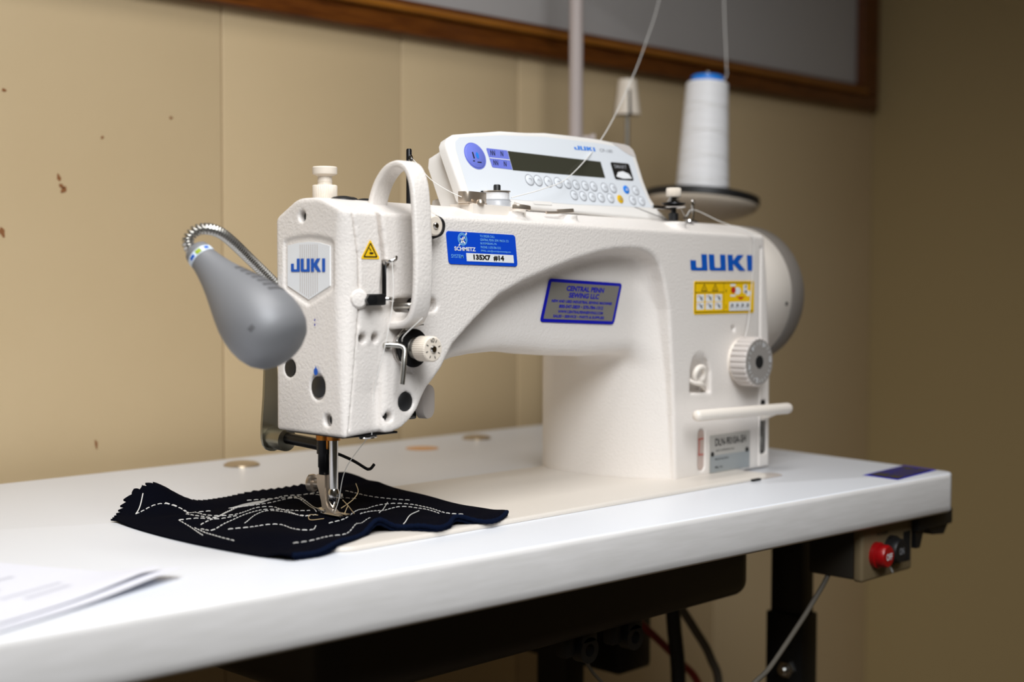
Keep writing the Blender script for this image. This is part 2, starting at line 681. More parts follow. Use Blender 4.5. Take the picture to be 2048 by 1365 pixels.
def slab(poly, z0, z1, b0, b1, seg=4):
    """flat slab with rounded top (b1) and bottom (b0) edges: offset rings"""
    P = [Vector(p) for p in poly]
    n = len(P)
    nor = []
    for i in range(n):
        e0 = (P[i] - P[i - 1]).normalized()
        e1 = (P[(i + 1) % n] - P[i]).normalized()
        q = Vector((e0.y + e1.y, -(e0.x + e1.x)))
        q.normalize()
        nor.append(q / max(q.dot(Vector((e1.y, -e1.x))), 0.4))
    rings = []
    for k in range(seg + 1):
        a = k / seg * PI / 2
        rings.append((-b0 * (1 - math.sin(a)), z0 + b0 * (1 - math.cos(a))))
    for k in range(seg + 1):
        a = k / seg * PI / 2
        rings.append((-b1 * (1 - math.cos(a)), z1 - b1 * (1 - math.sin(a))))
    g = G()
    for off, z in rings:
        for i in range(n):
            q = P[i] + nor[i] * off
            g.v.append((q.x, q.y, z))
    for r in range(len(rings) - 1):
        for i in range(n):
            j = (i + 1) % n
            g.f.append((r * n + i, r * n + j, (r + 1) * n + j, (r + 1) * n + i))
    g.f.append(tuple(reversed(range(n))))
    g.f.append(tuple((len(rings) - 1) * n + i for i in range(n)))
    return g


obj('table_top', slab(outline, TZ, 0, 3, 2.2), 'table', tb, angle=50)
# front edge band, proud of the slab, with its seam at the top
d = (Vector(FR) - Vector(FL)).normalized()
nrm = Vector((d.y, -d.x))
A0 = Vector(FL) + nrm * 0.15
band = []
L = (Vector(FR) - Vector(FL)).length - 16
sec = [(0, -0.9), (0.9, -0.7), (1.6, -1.6), (2.0, -4), (2.0, -28), (1.2, -33), (-0.5, -35.4), (-3, -35.6), (-3, -0.9)]
g = G()
for s in (0, L):
    for a, z in sec:
        q = A0 + d * s + nrm * a
        g.v.append((q.x, q.y, z))
ns = len(sec)
for k in range(ns):
    g.f.append((k, (k + 1) % ns, ns + (k + 1) % ns, ns + k))
g.f += [tuple(reversed(range(ns))), tuple(range(ns, 2 * ns))]
obj('edge_band', g, 'tableedge', tb, angle=60)

# leg: two telescoping steel tubes on a foot, with clamp bolts
lx, ly = 576, -12
leg = obj('leg', box(lx - 12, lx + 12, ly - 18, ly + 18, -165, TZ - 0.2, 2), 'legblack', tb)
ol = obj('leg_sleeve', box(lx - 15, lx + 15, ly - 21, ly + 21, FZ + 30, -158, 2), 'legblack', tb)
for zz in (-213, -240):
    obj('clamp_bolt', merge(lathe([(9, 0), (9, 5), (8, 6.5), (0, 6.5)], (lx - 15, ly - 6, zz), (-1, 0, 0), 6),
                            lathe([(5, 6), (5, 11), (4, 12), (0, 12)], (lx - 15, ly - 6, zz), (-1, 0, 0), 16)), 'chrome', ol)
obj('adjuster_hole', lathe([(4.5, 0), (4.5, 0.5)], (lx - 15.1, ly - 5, -190), (-1, 0, 0), 20), 'dark', ol)
obj('leg_foot', box(lx - 30, lx + 30, -190, 300, FZ, FZ + 30, 4), 'legblack', tb)
obj('leg_bracket', box(lx - 20, lx + 20, -92, 250, TZ - 14, TZ - 0.2, 2), 'legblack', tb)
obj('leg', box(392, 420, 128, 168, FZ, TZ - 0.2, 2), 'legblack', tb)
for s in (-560,):
    obj('leg', box(s - 15, s + 15, 40, 90, FZ + 30, TZ - 0.2, 2), 'legblack', tb)
    obj('leg_foot', box(s - 30, s + 30, -150, 300, FZ, FZ + 30, 4), 'legblack', tb)
# caps let into the table behind the machine
for name, x, y, r, h, mm_ in (('hinge_cap', 137, 309, 17, 4.2, 'domecap'), ('wood_plug', 345, 287, 17, 0.5, 'woodplug'), ('hinge_cap', 447, 311, 16, 4.2, 'domecap')):
    pr = [(r, 0.05), (r * .97, h * .35), (r * .8, h * .72), (r * .5, h * .93), (0, h)] if h > 1 else [(r, 0.05), (r, 0.5), (0, 0.5)]
    obj(name, lathe(pr, (x, y, 0), (0, 0, 1), 32), mm_, tb)

# blue and silver sticker with painted-in reflection on the table's right front corner
st = obj('table_sticker', prism([(497, -136), (492, -174), (577, -167), (585, -129)][::-1], (0, 0, 0.05), (1, 0, 0), (0, 1, 0), -0.25), 'navyprint', tb, label='blue bordered sticker')
obj('sticker_field', G([(503, -138.5, 0.36), (498.5, -170.5, 0.36), (572, -164, 0.36), (578, -132.5, 0.36)], [(0, 1, 2, 3)]), 'foilreflect', st)
uu, vv_ = Vector((88, 7, 0)) / 88, Vector((5, 38, 0)) / 38
for k, (s_, w_) in enumerate((('CENTRAL PENN', 44), ('SEWING LLC', 36), ('NEW AND USED INDUSTRIAL SEWING MACHINES', 66), ('800-547-3859 • 570-784-1312', 48), ('WWW.CENTRALPENNSEWING.COM', 50))):
    obj('sticker_lettering', put(text2d(s_, 40 - w_ / 2, 25 - k * 5.6, w_, 4.4 if k < 2 else 2.6, 0.12), (498, -171, 0.42), uu, vv_), 'navyprint', st)

# ------------------------------------------------------------------ things under the table
op = thing('oil_pan', (170, 0, TZ - 70), 'dark oil pan hanging under the white table top', 'oil pan')
obj('pan', slab(rrect(482, 168, 20, 6, 171, 4), -104, TZ - 0.3, 14, 1, 6), 'pan', op)
for x in (205, 262):
    neck = prism([(-8, 0), (8, 0), (8, 16)] + [(9.5 * math.cos(t), 16 + 9.5 * math.sin(t)) for t in [k / 10 * PI for k in range(11)]] + [(-8, 16)],
                 (x, -60, -102), (1, 0, 0), (0, 0, -1), 3)
    lugring = G()
    for k in range(28):
        a = 2 * PI * k / 28
        for r_, yy in ((5.2, -66), (10.5, -66), (10.5, -55), (5.2, -55)):
            lugring.v.append((x + r_ * math.cos(a), yy, -118 + r_ * math.sin(a)))
    for k in range(28):
        k2 = (k + 1) % 28
        for q in range(4):
            q2 = (q + 1) % 4
            lugring.f.append((k * 4 + q, k * 4 + q2, k2 * 4 + q2, k2 * 4 + q))
    obj('hinge_lug', merge(box(x - 9, x + 9, -66, -55, -112, -103, 1), lugring), 'lug', op)
    obj('hinge_lug', merge(box(x - 24, x - 12, -62, -50, -122, -103, 3)), 'lug', op)

sb = thing('switch_box', (489, -140, TZ - 48), 'beige fronted power switch box with red and black buttons under table edge', 'switch box')
obj('body', box(447, 532, -158, -112, -85, TZ - 0.3, 3), 'switchbody', sb)
fp = obj('front_plate', box(446, 533, -167, -157, -86, TZ - 2, 3, 3), 'switchbox', sb)
rb = obj('off_button', lathe([(11.5, 0), (11.5, 4), (10, 5), (10, 11), (8.8, 12.8), (0, 13.2)], (468, -167, -64), (0, -1, 0), 36), 'redbtn', sb, label='round red push button')
obj('lettering', put(text2d('OFF', -5, -3, 10, 6, 0.2), (468, -180.6, -64), (1, 0, 0), (0, 0, 1)), 'white', rb)
kb = obj('on_button', lathe([(13, 0), (13, 4), (11, 5), (11, 9), (10, 10.5), (0, 10.8)], (494, -167, -63), (0, -1, 0), 36), 'black', sb, label='round black push button')
obj('lettering', put(text2d('ON', -4, -3, 8, 6, 0.1), (494, -178.0, -63), (1, 0, 0), (0, 0, 1)), 'greyprint', kb)
obj('rocker_label', box(516, 528, -167.6, -166.8, -77, -50, 0.2, 1), 'dark', sb)
obj('mark', put(line2d([(-4, 5), (4, -5)], 2), (494, -167.3, -79), (1, 0, 0), (0, 0, 1)), 'white', fp)
obj('lettering', put(text2d('POWER', 0, 0, 18, 3, 0.1), (470, -167.3, -48), (1, 0, 0), (0, 0, 1)), 'darkprint', fp)

br = thing('table_bracket', (565, -150, TZ - 12), 'black plastic bracket under the right front corner of table', 'bracket')
obj('plate', box(534, 600, -172, -100, -52, TZ - 0.3, 2), 'black', br)
obj('rib', prism([(536, -52), (552, -52), (545, -68), (538, -68)], (0, -168, 0), (1, 0, 0), (0, 0, 1), -40, 1), 'black', br)
obj('rib', prism([(562, -52), (598, -52), (590, -61), (568, -59)], (0, -168, 0), (1, 0, 0), (0, 0, 1), -40, 1), 'black', br)

obj('cord', tube([(452, -130, -84), (444, -130, -92), (426, -130, -106), (407, -130, -120), (362, -130, -150), (325, -128, -172), (270, -120, -260), (240, -100, -420), (250, -60, -640), (260, -20, FZ + 3)], 2.2, 10), 'cord', sb, label='grey cord hanging from the switch box')
tag(obj('power_cable', tube([(470, 60, TZ - 1), (472, 60, -110), (476, 60, -165), (484, 60, -220), (486, 60, -330), (470, 70, -520), (440, 90, FZ + 8)], 7.5, 12), 'black', loc=(470, 60, -37)),
    'thick black cable hanging straight behind the hinge lugs', 'cable')
tag(obj('signal_cable', tube([(478, 80, -120), (500, 75, -150), (522, 70, -180), (545, 65, -215), (556, 62, -260), (545, 66, -420), (500, 90, FZ + 5)], 4.5, 12), 'cord', loc=(478, 80, -120)),
    'grey cable bowing out to the right beside the black cable', 'cable')
tag(obj('red_cable', tube([(470, 100, -170), (500, 96, -195), (530, 92, -222), (556, 88, -250), (580, 80, -320), (560, 80, -520), (520, 100, FZ + 4)], 4.0, 12), 'redcord', loc=(470, 100, -170)),
    'red cable crossing behind the black cable under the table', 'cable')
cbx = thing('motor_controller', (480, 200, -180), 'black motor control unit under the table behind the cables', 'control unit')
obj('housing', box(452, 505, 110, 250, -225, -165, 5), 'black', cbx)
obj('hanger', box(460, 500, 118, 240, -165.2, TZ - 0.3, 2), 'legblack', cbx)
tag(obj('motor_wire', tube([(214, -30, -106), (228, -30, -122), (250, -28, -150), (285, -26, -190), (330, -20, -300), (350, 0, -500), (340, 20, FZ + 2)], 1.5, 8), 'cord', loc=(214, -30, -104)),
    'thin dark wire trailing from the left hinge lug', 'wire')
tag(obj('pedal_cable', tube([(125, 90, -104.5), (135, 90, -150), (160, 92, -230), (180, 100, -420), (190, 120, FZ + 4)], 4, 10), 'black', loc=(125, 90, -104)),
    'black cable dropping from the left end of the oil pan', 'cable')

# ------------------------------------------------------------------ sewing machine
FY = -48.0                       # front face of the arm
SMR = thing('sewing_machine', (200, 0, 0), 'cream industrial lockstitch sewing machine with blue lettering on white table', 'sewing machine')
BEDZ = 3.4
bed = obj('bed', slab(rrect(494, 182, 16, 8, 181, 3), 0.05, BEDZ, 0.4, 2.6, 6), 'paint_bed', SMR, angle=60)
obj('hinge_plate', slab(rrect(40, 22, 10, 6, 426, -78), 0.05, 1.1, 0.2, 0.5), 'greyplastic', SMR)
obj('bed_slot', box(392, 404, -90.5, -86, 0.3, 1.9), 'dark', SMR)

SEAM = ([60, 68, 108, 162, 190, 224, 240], [-25.6, -25.2, -20.5, -15.3, -16, -21.5, -24])
P1 = [(-30, 68.5), (15, 69.5), (23, 72), (31, 77), (38, 84), (43, 93), (47, 99), (54.5, 105.7), (62, 113.5), (67, 121), (73, 129.5), (94.5, 146.6), (120.7, 164.8), (148, 175.5),
      (175.8, 183.8), (206, 192), (235.2, 198.1), (256, 200.8), (273, 201.5), (288, 201), (299.3, 198.6), (307, 194.5), (312.9, 188.6), (319, 175), (325.8, 150.3),
      (331.4, 90), (336, 1), (480, 1), (479, 100), (472, 180), (463.5, 245), (-30, 245)]
P2 = [(40, 108), (85, 112), (101, 116.4), (122, 118.7), (148, 119.6), (176, 118), (205, 114.5), (250, 112), (420, 112), (420, 206), (40, 206)]
PC = [(v.x, v.y) for v in smooth_path([(338, -45.5, 0), (328, -37, 0), (318, -23, 0), (310.5, -5, 0), (306.5, 14, 0), (305.5, 38, 0), (307.5, 62, 0), (313, 82, 0), (322, 96, 0)], 6)] + [(460, 96), (468, 60), (468, -40)]


def body(xs, ys, zs):
    X, Y, Z = xs[:, None, None], ys[None, :, None], zs[None, None, :]
    X2, Z2 = xs[:, None], zs[None, :]
    yb = np.interp(xs, [-40, 40, 120, 300, 340], [29, 29, 52, 52, 96])[:, None, None]
    s1 = smax(poly_sd(P1, X2, Z2)[:, None, :], np.maximum(FY - Y, Y - yb), 2.6)
    s2 = smax(poly_sd(P2, X2, Z2)[:, None, :], np.maximum(-25 - Y, Y - 36), 16)
    s3 = smax(poly_sd(PC, xs[:, None], ys[None, :])[:, :, None], np.maximum(1 - Z, Z - 205), 3)
    U = smin(np.minimum(s1, s3), s2, 15)
    # sloping front shoulder, flat top, sloping back shoulder
    zf = 222.4 - 0.0135 * X
    zt = 232.6 - 0.0122 * X
    U = smax(U, ((Y - FY) * -10.5 + (Z - zf) * 28) / 29.9, 1.6)
    U = smax(U, ((Y - yb) * 13 + (Z - (zt - 13)) * 25) / 28.2, 3)
    U = smax(U, np.broadcast_to(Z - zt, U.shape), 3)
    # face end
    U = smax(U, np.broadcast_to(-30 - X, U.shape), 5)
    c45 = ((-(X + 30)) - (Y - FY) + np.interp(zs, [68, 100, 165, 200, 232], [1.0, 4, 8.5, 8, 5])[None, None, :]) * 0.7071
    U = smax(U, np.broadcast_to(c45, U.shape), 3)
    return U.astype(np.float32), X, Y, Z


def cut(U, c, k=1.2):
    return smax(U, -c, k)


h = 1.5
xs = np.arange(-33, 487, h).astype(np.float32)
ys = np.arange(-54, 102, h).astype(np.float32)
zs = np.arange(-2, 238, h).astype(np.float32)
U, X, Y, Z = body(xs, ys, zs)
sx = np.interp(zs, *SEAM)[None, None, :]
X2, Z2 = xs[:, None], zs[None, :]


def yhole(U, x, z, r, depth, k=1.0):
    d2 = (np.hypot(X2 - x, Z2 - z) - r)[:, None, :]
    return cut(U, np.maximum(d2, Y - (FY + depth)), k)


# lower head: slanted recess left of the tension boss
rec = np.maximum(Y - (FY + 5.5 * np.clip((X + 25) / 26, 0, 1) * np.clip((132 - Z) / 34, 0, 1)), X - 5)
U = cut(U, np.maximum(rec, Z - 131), 5)
# take-up slot
g2 = (seg_sd([(0, 240), (4, 212), (7, 192), (5.5, 160)], X2, Z2) - 1.7)[:, None, :]
U = cut(U, np.maximum(g2, Y - (FY + 8)), 0.8)
U = yhole(U, -12, 136, 3.4, 10)
U = yhole(U, -1, 136, 3.4, 10)
U = yhole(U, 27.5, 90, 7.2, 3)
U = yhole(U, 11, 80.4, 3.6, 9)
U = yhole(U, 420, 131.7, 2.2, 6)
sl = (seg_sd([(20, 158.3), (52, 158.3)], X2, Z2) - 5)[:, None, :]
U = cut(U, np.maximum(sl, Y - (FY + 11)), 1.0)
U = yhole(U, 20.5, 129.5, 2.6, 9)
# oil window, reverse lever slot and the arched finger recess on the column
U = cut(U, np.maximum((seg_sd([(374, 12), (374, 39)], X2, Z2) - 4.8)[:, None, :], Y - (FY + 3)), 0.8)
U = cut(U, np.maximum(poly_sd(rrect(9.5, 50, 2, 4, 470, 39), X2, Z2)[:, None, :], Y - (FY + 14)), 0.8)
arch = [(357, 77), (386, 76), (386, 95), (382, 105), (375, 111.5), (368, 112), (361.5, 107), (357.5, 98)]
U = cut(U, np.maximum(poly_sd(arch, X2, Z2)[:, None, :], Y - (FY + 12 * np.clip((112 - Z) / 22, 0, 1))), 1.5)
# vertical parting line of the end cover
U = cut(U, np.maximum(np.abs(X - 461.5 - 0.0 * Z) - 0.5, np.maximum(Y - (FY + 1.8), Z - 205)), 0.8)
# small bosses for the thread guides on the shoulder
for bx_, r_ in ((150, 8), (212, 7.5), (352, 9)):
    dd = np.sqrt((X - bx_) ** 2 + (Y + 34) ** 2) - r_
    U = smin(U, np.maximum(dd, np.maximum(Z - (230.6 - 0.0122 * X), 220 - Z)), 2.5)
U = np.maximum(U, (sx + 0.45) - X).astype(np.float32)
arm = sdf_obj('arm_and_column', U, (xs[0], ys[0], zs[0]), h, 'paint', SMR)
del U, rec, g2, sl

# face plate
h = 1.0
xs = np.arange(-33, -8, h).astype(np.float32)
ys = np.arange(-53, 34, h).astype(np.float32)
zs = np.arange(63, 238, h).astype(np.float32)
U, X, Y, Z = body(xs, ys, zs)
Y2, Zy = ys[:, None], zs[None, :]


def xhole(U, y, z, r, depth, k=0.9, rz=None):
    d2 = ((np.hypot((Y2 - y), (Zy - z) * (r / (rz or r)))) - r)[None, :, :]
    return cut(U, np.maximum(d2, X - (-30 + depth)), k)


U = xhole(U, -1.8, 220, 4.0, 9)
U = xhole(U, -18.6, 101.8, 8.2, 3.2, rz=9.2)
U = xhole(U, -29.5, 79.4, 4.4, 9)
U = xhole(U, 13, 113.5, 6.5, 3)
BADGE = [(16.2, 171.4), (16.2, 200.5), (4, 202.3), (-8.5, 203), (-21, 202.2), (-33, 199.8), (-33, 171.8), (-8.3, 161.6)]
U = cut(U, np.maximum(poly_sd(BADGE, Y2, Zy)[None, :, :] - 3, X + 30 - 2.6), 2.2)
sx = np.interp(zs, *SEAM)[None, None, :]
U = np.maximum(U, X - (sx - 0.45)).astype(np.float32)
face = sdf_obj('face_plate', U, (xs[0], ys[0], zs[0]), h, 'paint', SMR)
del U

# badge on the face plate (sub-parts of the face plate)
bo, bu, bv = (0, 0, 0), (0, -1, 0), (0, 0, 1)


def onface(g, lift):
    return put(g, (-27.6 - 0, 0, 0), bu, bv, 0) if lift is None else G([(-27.6 - lift + 0 * p[2], -p[0], p[1]) for p in g.v], g.f)


bpoly = [(-a * 0.97 - 0.25, 182 + (b - 182) * 0.97) for a, b in BADGE]
obj('badge', G([(-27.0, -a, b) for a, b in bpoly] + [(-28.0, -a, b) for a, b in bpoly],
               [tuple(range(8)), tuple(range(15, 7, -1))] + [(i, (i + 1) % 8, 8 + (i + 1) % 8, 8 + i) for i in range(8)]), 'white', face)
for k in range(9):
    a = -1.5 + (k - 0) * 2.4
    y = 8.4 - 9.6 + k * 2.4
    zlo = 163.5 + abs(y - 8.4) * 0.42
    obj('badge_stripe', onface(flat([(y - 0.35, zlo), (y + 0.35, zlo), (y + 0.35, 200.5), (y - 0.35, 200.5)]), 0.55), 'dial', face)
obj('badge_lettering', onface(juki2d(-11.5, 181.5, 38.5, 9.2), 0.8), 'blue', face)
obj('plug', lathe([(7.4, 0), (7.6, 0.8), (6.5, 1.5), (0, 1.7)], (-27.2, -18.6, 101.8), (-1, 0, 0), 32), 'black', face)
obj('plug', lathe([(5.8, 0), (5.8, 1.2), (0, 1.7)], (-27.4, 13, 113.5), (-1, 0, 0), 24), 'black', face)
dp = [(0, 0, 0)]
obj('oil_drop_mark', onface(flat([(18.6 + 2.3 * math.cos(t), 112.6 + 2.6 * math.sin(t) + (1.6 if abs(t - PI / 2) < .2 else 0)) for t in [2 * PI * k / 20 for k in range(20)]]), 2.6), 'blue', face)
for yy, zz in ((17.4, 147.5), (17.4, 144.2)):
    obj('ink_mark', onface(line2d([(yy, zz), (yy + .5, zz + 1.6)], 1.1), 2.6), 'navyprint', face)
for y_, z_ in ((-1.8, 220), (-29.5, 79.4)):
    obj('screw', lathe([(3.4, 0), (3.4, 1), (0, 1.3)], (-23, y_, z_), (-1, 0, 0), 20), 'blackmetal', face)

# lettering and stickers on the arm and column
LF = 0.35


def onfront(g, lift=LF, y=FY):
    return G([(p[0], y - lift, p[1]) for p in g.v], g.f)


obj('maker_lettering', onfront(juki2d(355.5, 184, 93, 14.3, -0.1)), 'blue', SMR, label='large blue maker lettering')
# needle supplier sticker
so, su, sv = Vector((65.2, FY - 0.5, 188)), Vector((71.5, 0, -1.5)) / 71.52, Vector((-0.12, 0, 0.993)).normalized()
stk = obj('needle_sticker', prism(rrect(71.5, 24, 2.6, 5, 38, 11.6), so + Vector((0, 0.25, 0)), su, sv, 0.35), 'sticker_blue', SMR, label='bright blue needle supplier sticker')


def S(g, lift=0.25):
    return put(g, so, su, sv, lift)


obj('emblem', S(merge(ring2d(18, 18.2, 4.0, 4.7), ring2d(18, 18.2, 3.0, 3.6), line2d([(15.2, 16.0), (15.4, 20)], .7), line2d([(20.8, 16), (20.8, 20)], .7))), 'lightblue', stk)
obj('emblem_figure', S(merge(line2d([(13.6, 13.2), (15.0, 14.6)], 1.0), line2d([(16.6, 15.4), (17.6, 17.4), (19, 19.6), (20.2, 19)], 1.5), line2d([(17.6, 17.4), (20.2, 15.2)], 1.2), line2d([(16, 18.6), (17.4, 17.6)], 1), line2d([(21.4, 21.4), (22.6, 23)], 1.2)), 0.3), 'white', stk)
obj('lettering', S(text2d('SCHMETZ', 9.0, 9.6, 21.5, 3.0, 0.3)), 'white', stk)
for k, (s_, w_) in enumerate((('TO ORDER CALL:', 15.5), ('CENTRAL PENN. SEW. MACH. CO', 30), ('BLOOMSBURG, PA', 17), ('PHONE: 1-570-784-1312', 21), ('EMAIL: sales@centralpennsewing.com', 31.5))):
    obj('lettering', S(text2d(s_, 36.0, 20.4 - k * 2.75, w_, 1.8, 0.1)), 'lightblue', stk)
obj('lettering', S(text2d('SYSTEM', 5.2, 4.2, 12, 2.6, 0.05)), 'lightblue', stk)
obj('size_strip', S(flat([(20.5, 2.2), (70, 2.2), (70, 8.2), (20.5, 8.2)]), 0.2), 'white', stk)
obj('lettering', S(text2d('135X7  #14', 27.5, 3.2, 32, 4.2, 0.5), 0.4), 'darkprint', stk)

# dealer sticker in the hollow of the arm
YC = -25.6
Cq = [Vector((199.0, YC, 177.0)), Vector((286.0, YC, 174.2)), Vector((279.2, YC, 138.2)), Vector((188.2, YC, 142.4))]
co = Cq[3]
cu = (Cq[2] - Cq[3]) / 100.0
cv = (Cq[0] - Cq[3]) / 40.0
dst = obj('dealer_sticker', prism(rrect(100, 40, 3.4, 5, 50, 20), co, cu, cv, 0.3), 'navyprint', SMR, label='silver sticker with dark blue border')


def Dk(g, lift=0.4):
    return put(g, co, cu, cv, lift)


obj('silver_field', Dk(flat(rrect(93, 34, 0.6, 3, 50, 20)), 0.4), 'foil', dst)
for s_, x_, y_, w_, h_, b_ in (('CENTRAL PENN', 25, 29.6, 51, 4.8, .38), ('SEWING LLC', 30, 23.4, 41, 4.8, .38), ('NEW AND USED INDUSTRIAL SEWING MACHINES', 9, 18.5, 82, 2.6, .4),
                               ('800-547-3859 • 570-784-1312', 20, 13.4, 60, 3.3, .38), ('WWW.CENTRALPENNSEWING.COM', 20, 8.9, 61, 2.7, .36), ('SALES • SERVICE • PARTS & SUPPLIES', 15, 4.6, 69, 2.6, .36)):
    obj('lettering', Dk(text2d(s_, x_, y_, w_, h_, b_), 0.55), 'navyprint', dst)

# yellow warning sticker on the column
ys_ = obj('safety_sticker', prism(rrect(90.8, 29.2, 2, 4, 405.6, 160.2), (0, FY - 0.1, 0), (1, 0, 0), (0, 0, 1), 0.3), 'yellow', SMR, label='yellow safety sticker with pictograms')


def Yk(g, lift=0.5):
    return onfront(g, lift)


obj('border', Yk(merge(line2d([(362, 147.4), (449, 147.4)], .7), line2d([(362, 173), (449, 173)], .7), line2d([(362, 147.4), (362, 173)], .7), line2d([(404, 147.4), (404, 173)], .4), line2d([(362, 164.8), (404, 164.8)], .5))), 'darkprint', ys_)
for tx in (375, 391):
    obj('warning_triangle', Yk(merge(line2d([(tx - 4.2, 166), (tx, 172)], .7), line2d([(tx, 172), (tx + 4.2, 166)], .7), line2d([(tx + 4.2, 166.2), (tx - 4.2, 166.2)], .7), line2d([(tx, 167), (tx, 169.5)], .7))), 'darkprint', ys_)
for r_ in range(2):
    for c_ in range(3):
        x_, z_ = 369.5 + c_ * 13.2, 159.8 - r_ * 7.0
        pc = obj('pictogram', Yk(flat(rrect(11, 6.4, .6, 2, x_, z_)), 0.45), 'white', ys_)
        obj('pictogram_drawing', Yk(merge(line2d([(x_ - 1, z_ + 2), (x_ + 1, z_ - 1), (x_ + 3, z_ - 1.6)], 1.1), line2d([(x_ + 1, z_), (x_ + 3.4, z_ + .8)], .7)), 0.55), 'darkprint', ys_)
        obj('pictogram_drawing', Yk(line2d([(x_ - 4.6, z_ + .8), (x_ - 2.4, z_ + 2.4)], .5), 0.55), 'redprint', ys_)
obj('pictogram', Yk(flat(rrect(33, 8, .6, 2, 429, 152)), 0.45), 'white', ys_)
for k in range(4):
    x_ = 416.5 + k * 8
    obj('pictogram_drawing', Yk(merge(line2d([(x_ - 2, 149.6), (x_, 154.5), (x_ + 2.4, 150)], .8), line2d([(x_ - 1, 152), (x_ + 3, 153.5)], .7)), 0.55), 'darkprint', ys_)
obj('pictogram_hand', Yk(merge(flat(circ(425, 165.8, 5, 18, 3.4)), flat(rrect(8, 2, .4, 2, 418, 171)), flat(rrect(8, 1.6, .4, 2, 418, 161.6)), flat(rrect(6, 8, .8, 2, 437, 167.5)), flat(circ(442, 163.5, 4, 16, 2.6))), 0.45), 'white', ys_)
obj('pictogram_hand', Yk(flat(circ(418.6, 166.6, 3.6, 16, 3)), 0.5), 'redprint', ys_)
obj('arrow', Yk(flat([(424, 160.4), (436, 160.4), (430, 157.6)]), 0.5), 'redprint', ys_)
obj('pictogram_drawing', Yk(merge(line2d([(437, 168), (438, 171)], 1.4), line2d([(436, 164.5), (438.5, 166)], 1.4)), 0.55), 'darkprint', ys_)
obj('numeral', Yk(text2d('1', 407, 164.6, 1, 2.6), 0.55), 'darkprint', ys_)
obj('numeral', Yk(text2d('2', 406.4, 150.6, 1.8, 2.8), 0.55), 'darkprint', ys_)

# warning triangle on the head
wt = obj('warning_sticker', onfront(flat([(-13.6, 190.4), (1.6, 190.4), (2.1, 191.4), (-5.6, 203.2), (-6.6, 203.2), (-14.1, 191.4)]), 0.4), 'yellow', SMR, label='small yellow warning triangle')
obj('triangle_border', onfront(merge(line2d([(-11.9, 191.8), (-6, 201.2)], .9), line2d([(-6, 201.2), (-.2, 191.8)], .9), line2d([(-.2, 191.9), (-11.9, 191.9)], .9), line2d([(-7.2, 198), (-5.5, 196)], .8), flat(circ(-5.2, 194.4, 2, 14, .8))), 0.6), 'darkprint', wt)

# name plate, oil window
npl = obj('name_plate', prism(rrect(62, 34, .8, 2, 416, 20.6), (0, FY - .05, 0), (1, 0, 0), (0, 0, 1), 0.5), 'plate', SMR, label='small metal name plate')
obj('plate_band', onfront(flat(rrect(60.6, 15, .4, 2, 416, 11.6)), 0.75), 'plate2', npl)
obj('lettering', onfront(text2d('DLN-9010A-SH', 393, 27.4, 47, 7, .12), 0.8), 'darkprint', npl)
obj('lettering', onfront(text2d('JUKI CORPORATION', 394, 22, 28, 2, .05), 0.8), 'darkprint', npl)
obj('lettering', onfront(text2d('MADE IN JAPAN', 393, 14.4, 20, 2.2, .05), 0.9), 'darkprint', npl)
obj('lettering', onfront(text2d('Mfg. No.', 393, 7, 12, 2.4, .05), 0.9), 'darkprint', npl)
for x_ in (389, 442):
    obj('rivet', lathe([(2.3, 0), (2, .8), (0, 1)], (x_, FY - .5, 20.5), (0, -1, 0), 16), 'darkprint', npl)
ow = obj('oil_window', prism([(374 + 4.4 * math.cos(t), 25.5 + (13.5 if math.sin(t) >= 0 else -13.5) + 4.4 * math.sin(t)) for t in [2 * PI * k / 24 for k in range(24)]], (0, FY + 2.6, 0), (1, 0, 0), (0, 0, 1), 1.6), 'oilglass', SMR, label='oil sight glass with red level lines')
obj('level_line', onfront(merge(line2d([(370, 35.5), (378, 35.5)], .8), line2d([(370, 21.5), (378, 21.5)], .8), line2d([(371.2, 21.5), (371.2, 35.5)], .9)), 0, FY + .7), 'redprint', ow)

# stitch length dial
dlo = (431.7, FY, 102)
obj('dial_collar', lathe([(20, 0), (20, 2.5), (17, 3.2), (0, 3.2)], dlo, (0, -1, 0), 40), 'plastic', SMR)
dl = obj('stitch_dial', knurl(22.4, 3, 20, dlo, (0, -1, 0), 26, 1.5, 1.2), 'dial', SMR, label='ribbed stitch length dial')
obj('dial_face', lathe([(20.6, 19.8), (20.6, 20.4), (6.2, 20.4), (6.2, 19.5), (0, 19.5)], dlo, (0, -1, 0), 40), 'dialface', dl)
obj('dial_hole', lathe([(5.6, 20.0), (5.6, 20.7), (0, 20.7)], dlo, (0, -1, 0), 28), 'dark', dl)
dg = G()
for k in range(24):
    a = 2 * PI * k / 24
    dg.add(line2d([(dlo[0] + 15.5 * math.cos(a), dlo[2] + 15.5 * math.sin(a)), (dlo[0] + 18.5 * math.cos(a), dlo[2] + 18.5 * math.sin(a))], .5))
for k, s_ in enumerate(('0', '5', '4', '3', '2')):
    a = (8 + k * 62) * PI / 180
    dg.add(text2d(s_, dlo[0] + 16.6 * math.cos(a) - 1.8, dlo[2] + 16.6 * math.sin(a) - 2.2, 3.2, 4.4, .15))
obj('dial_numbers', onfront(dg, 20.8), 'white', dl)

# feed lever loop in the arched recess
obj('finger_loop', merge(tube([(371 + 7 * math.cos(t), FY + 1 - 1.5 * math.sin(t), 92.5 + 6.6 * math.sin(t)) for t in [2 * PI * k / 24 for k in range(25)]], 2.7, 12, 0),
                         tube([(362, FY + 8, 88), (365, FY + 2, 86), (372, FY, 84), (380, FY + 3, 81), (385, FY + 7, 78.5)], 2.4, 10)), 'plastic', SMR)
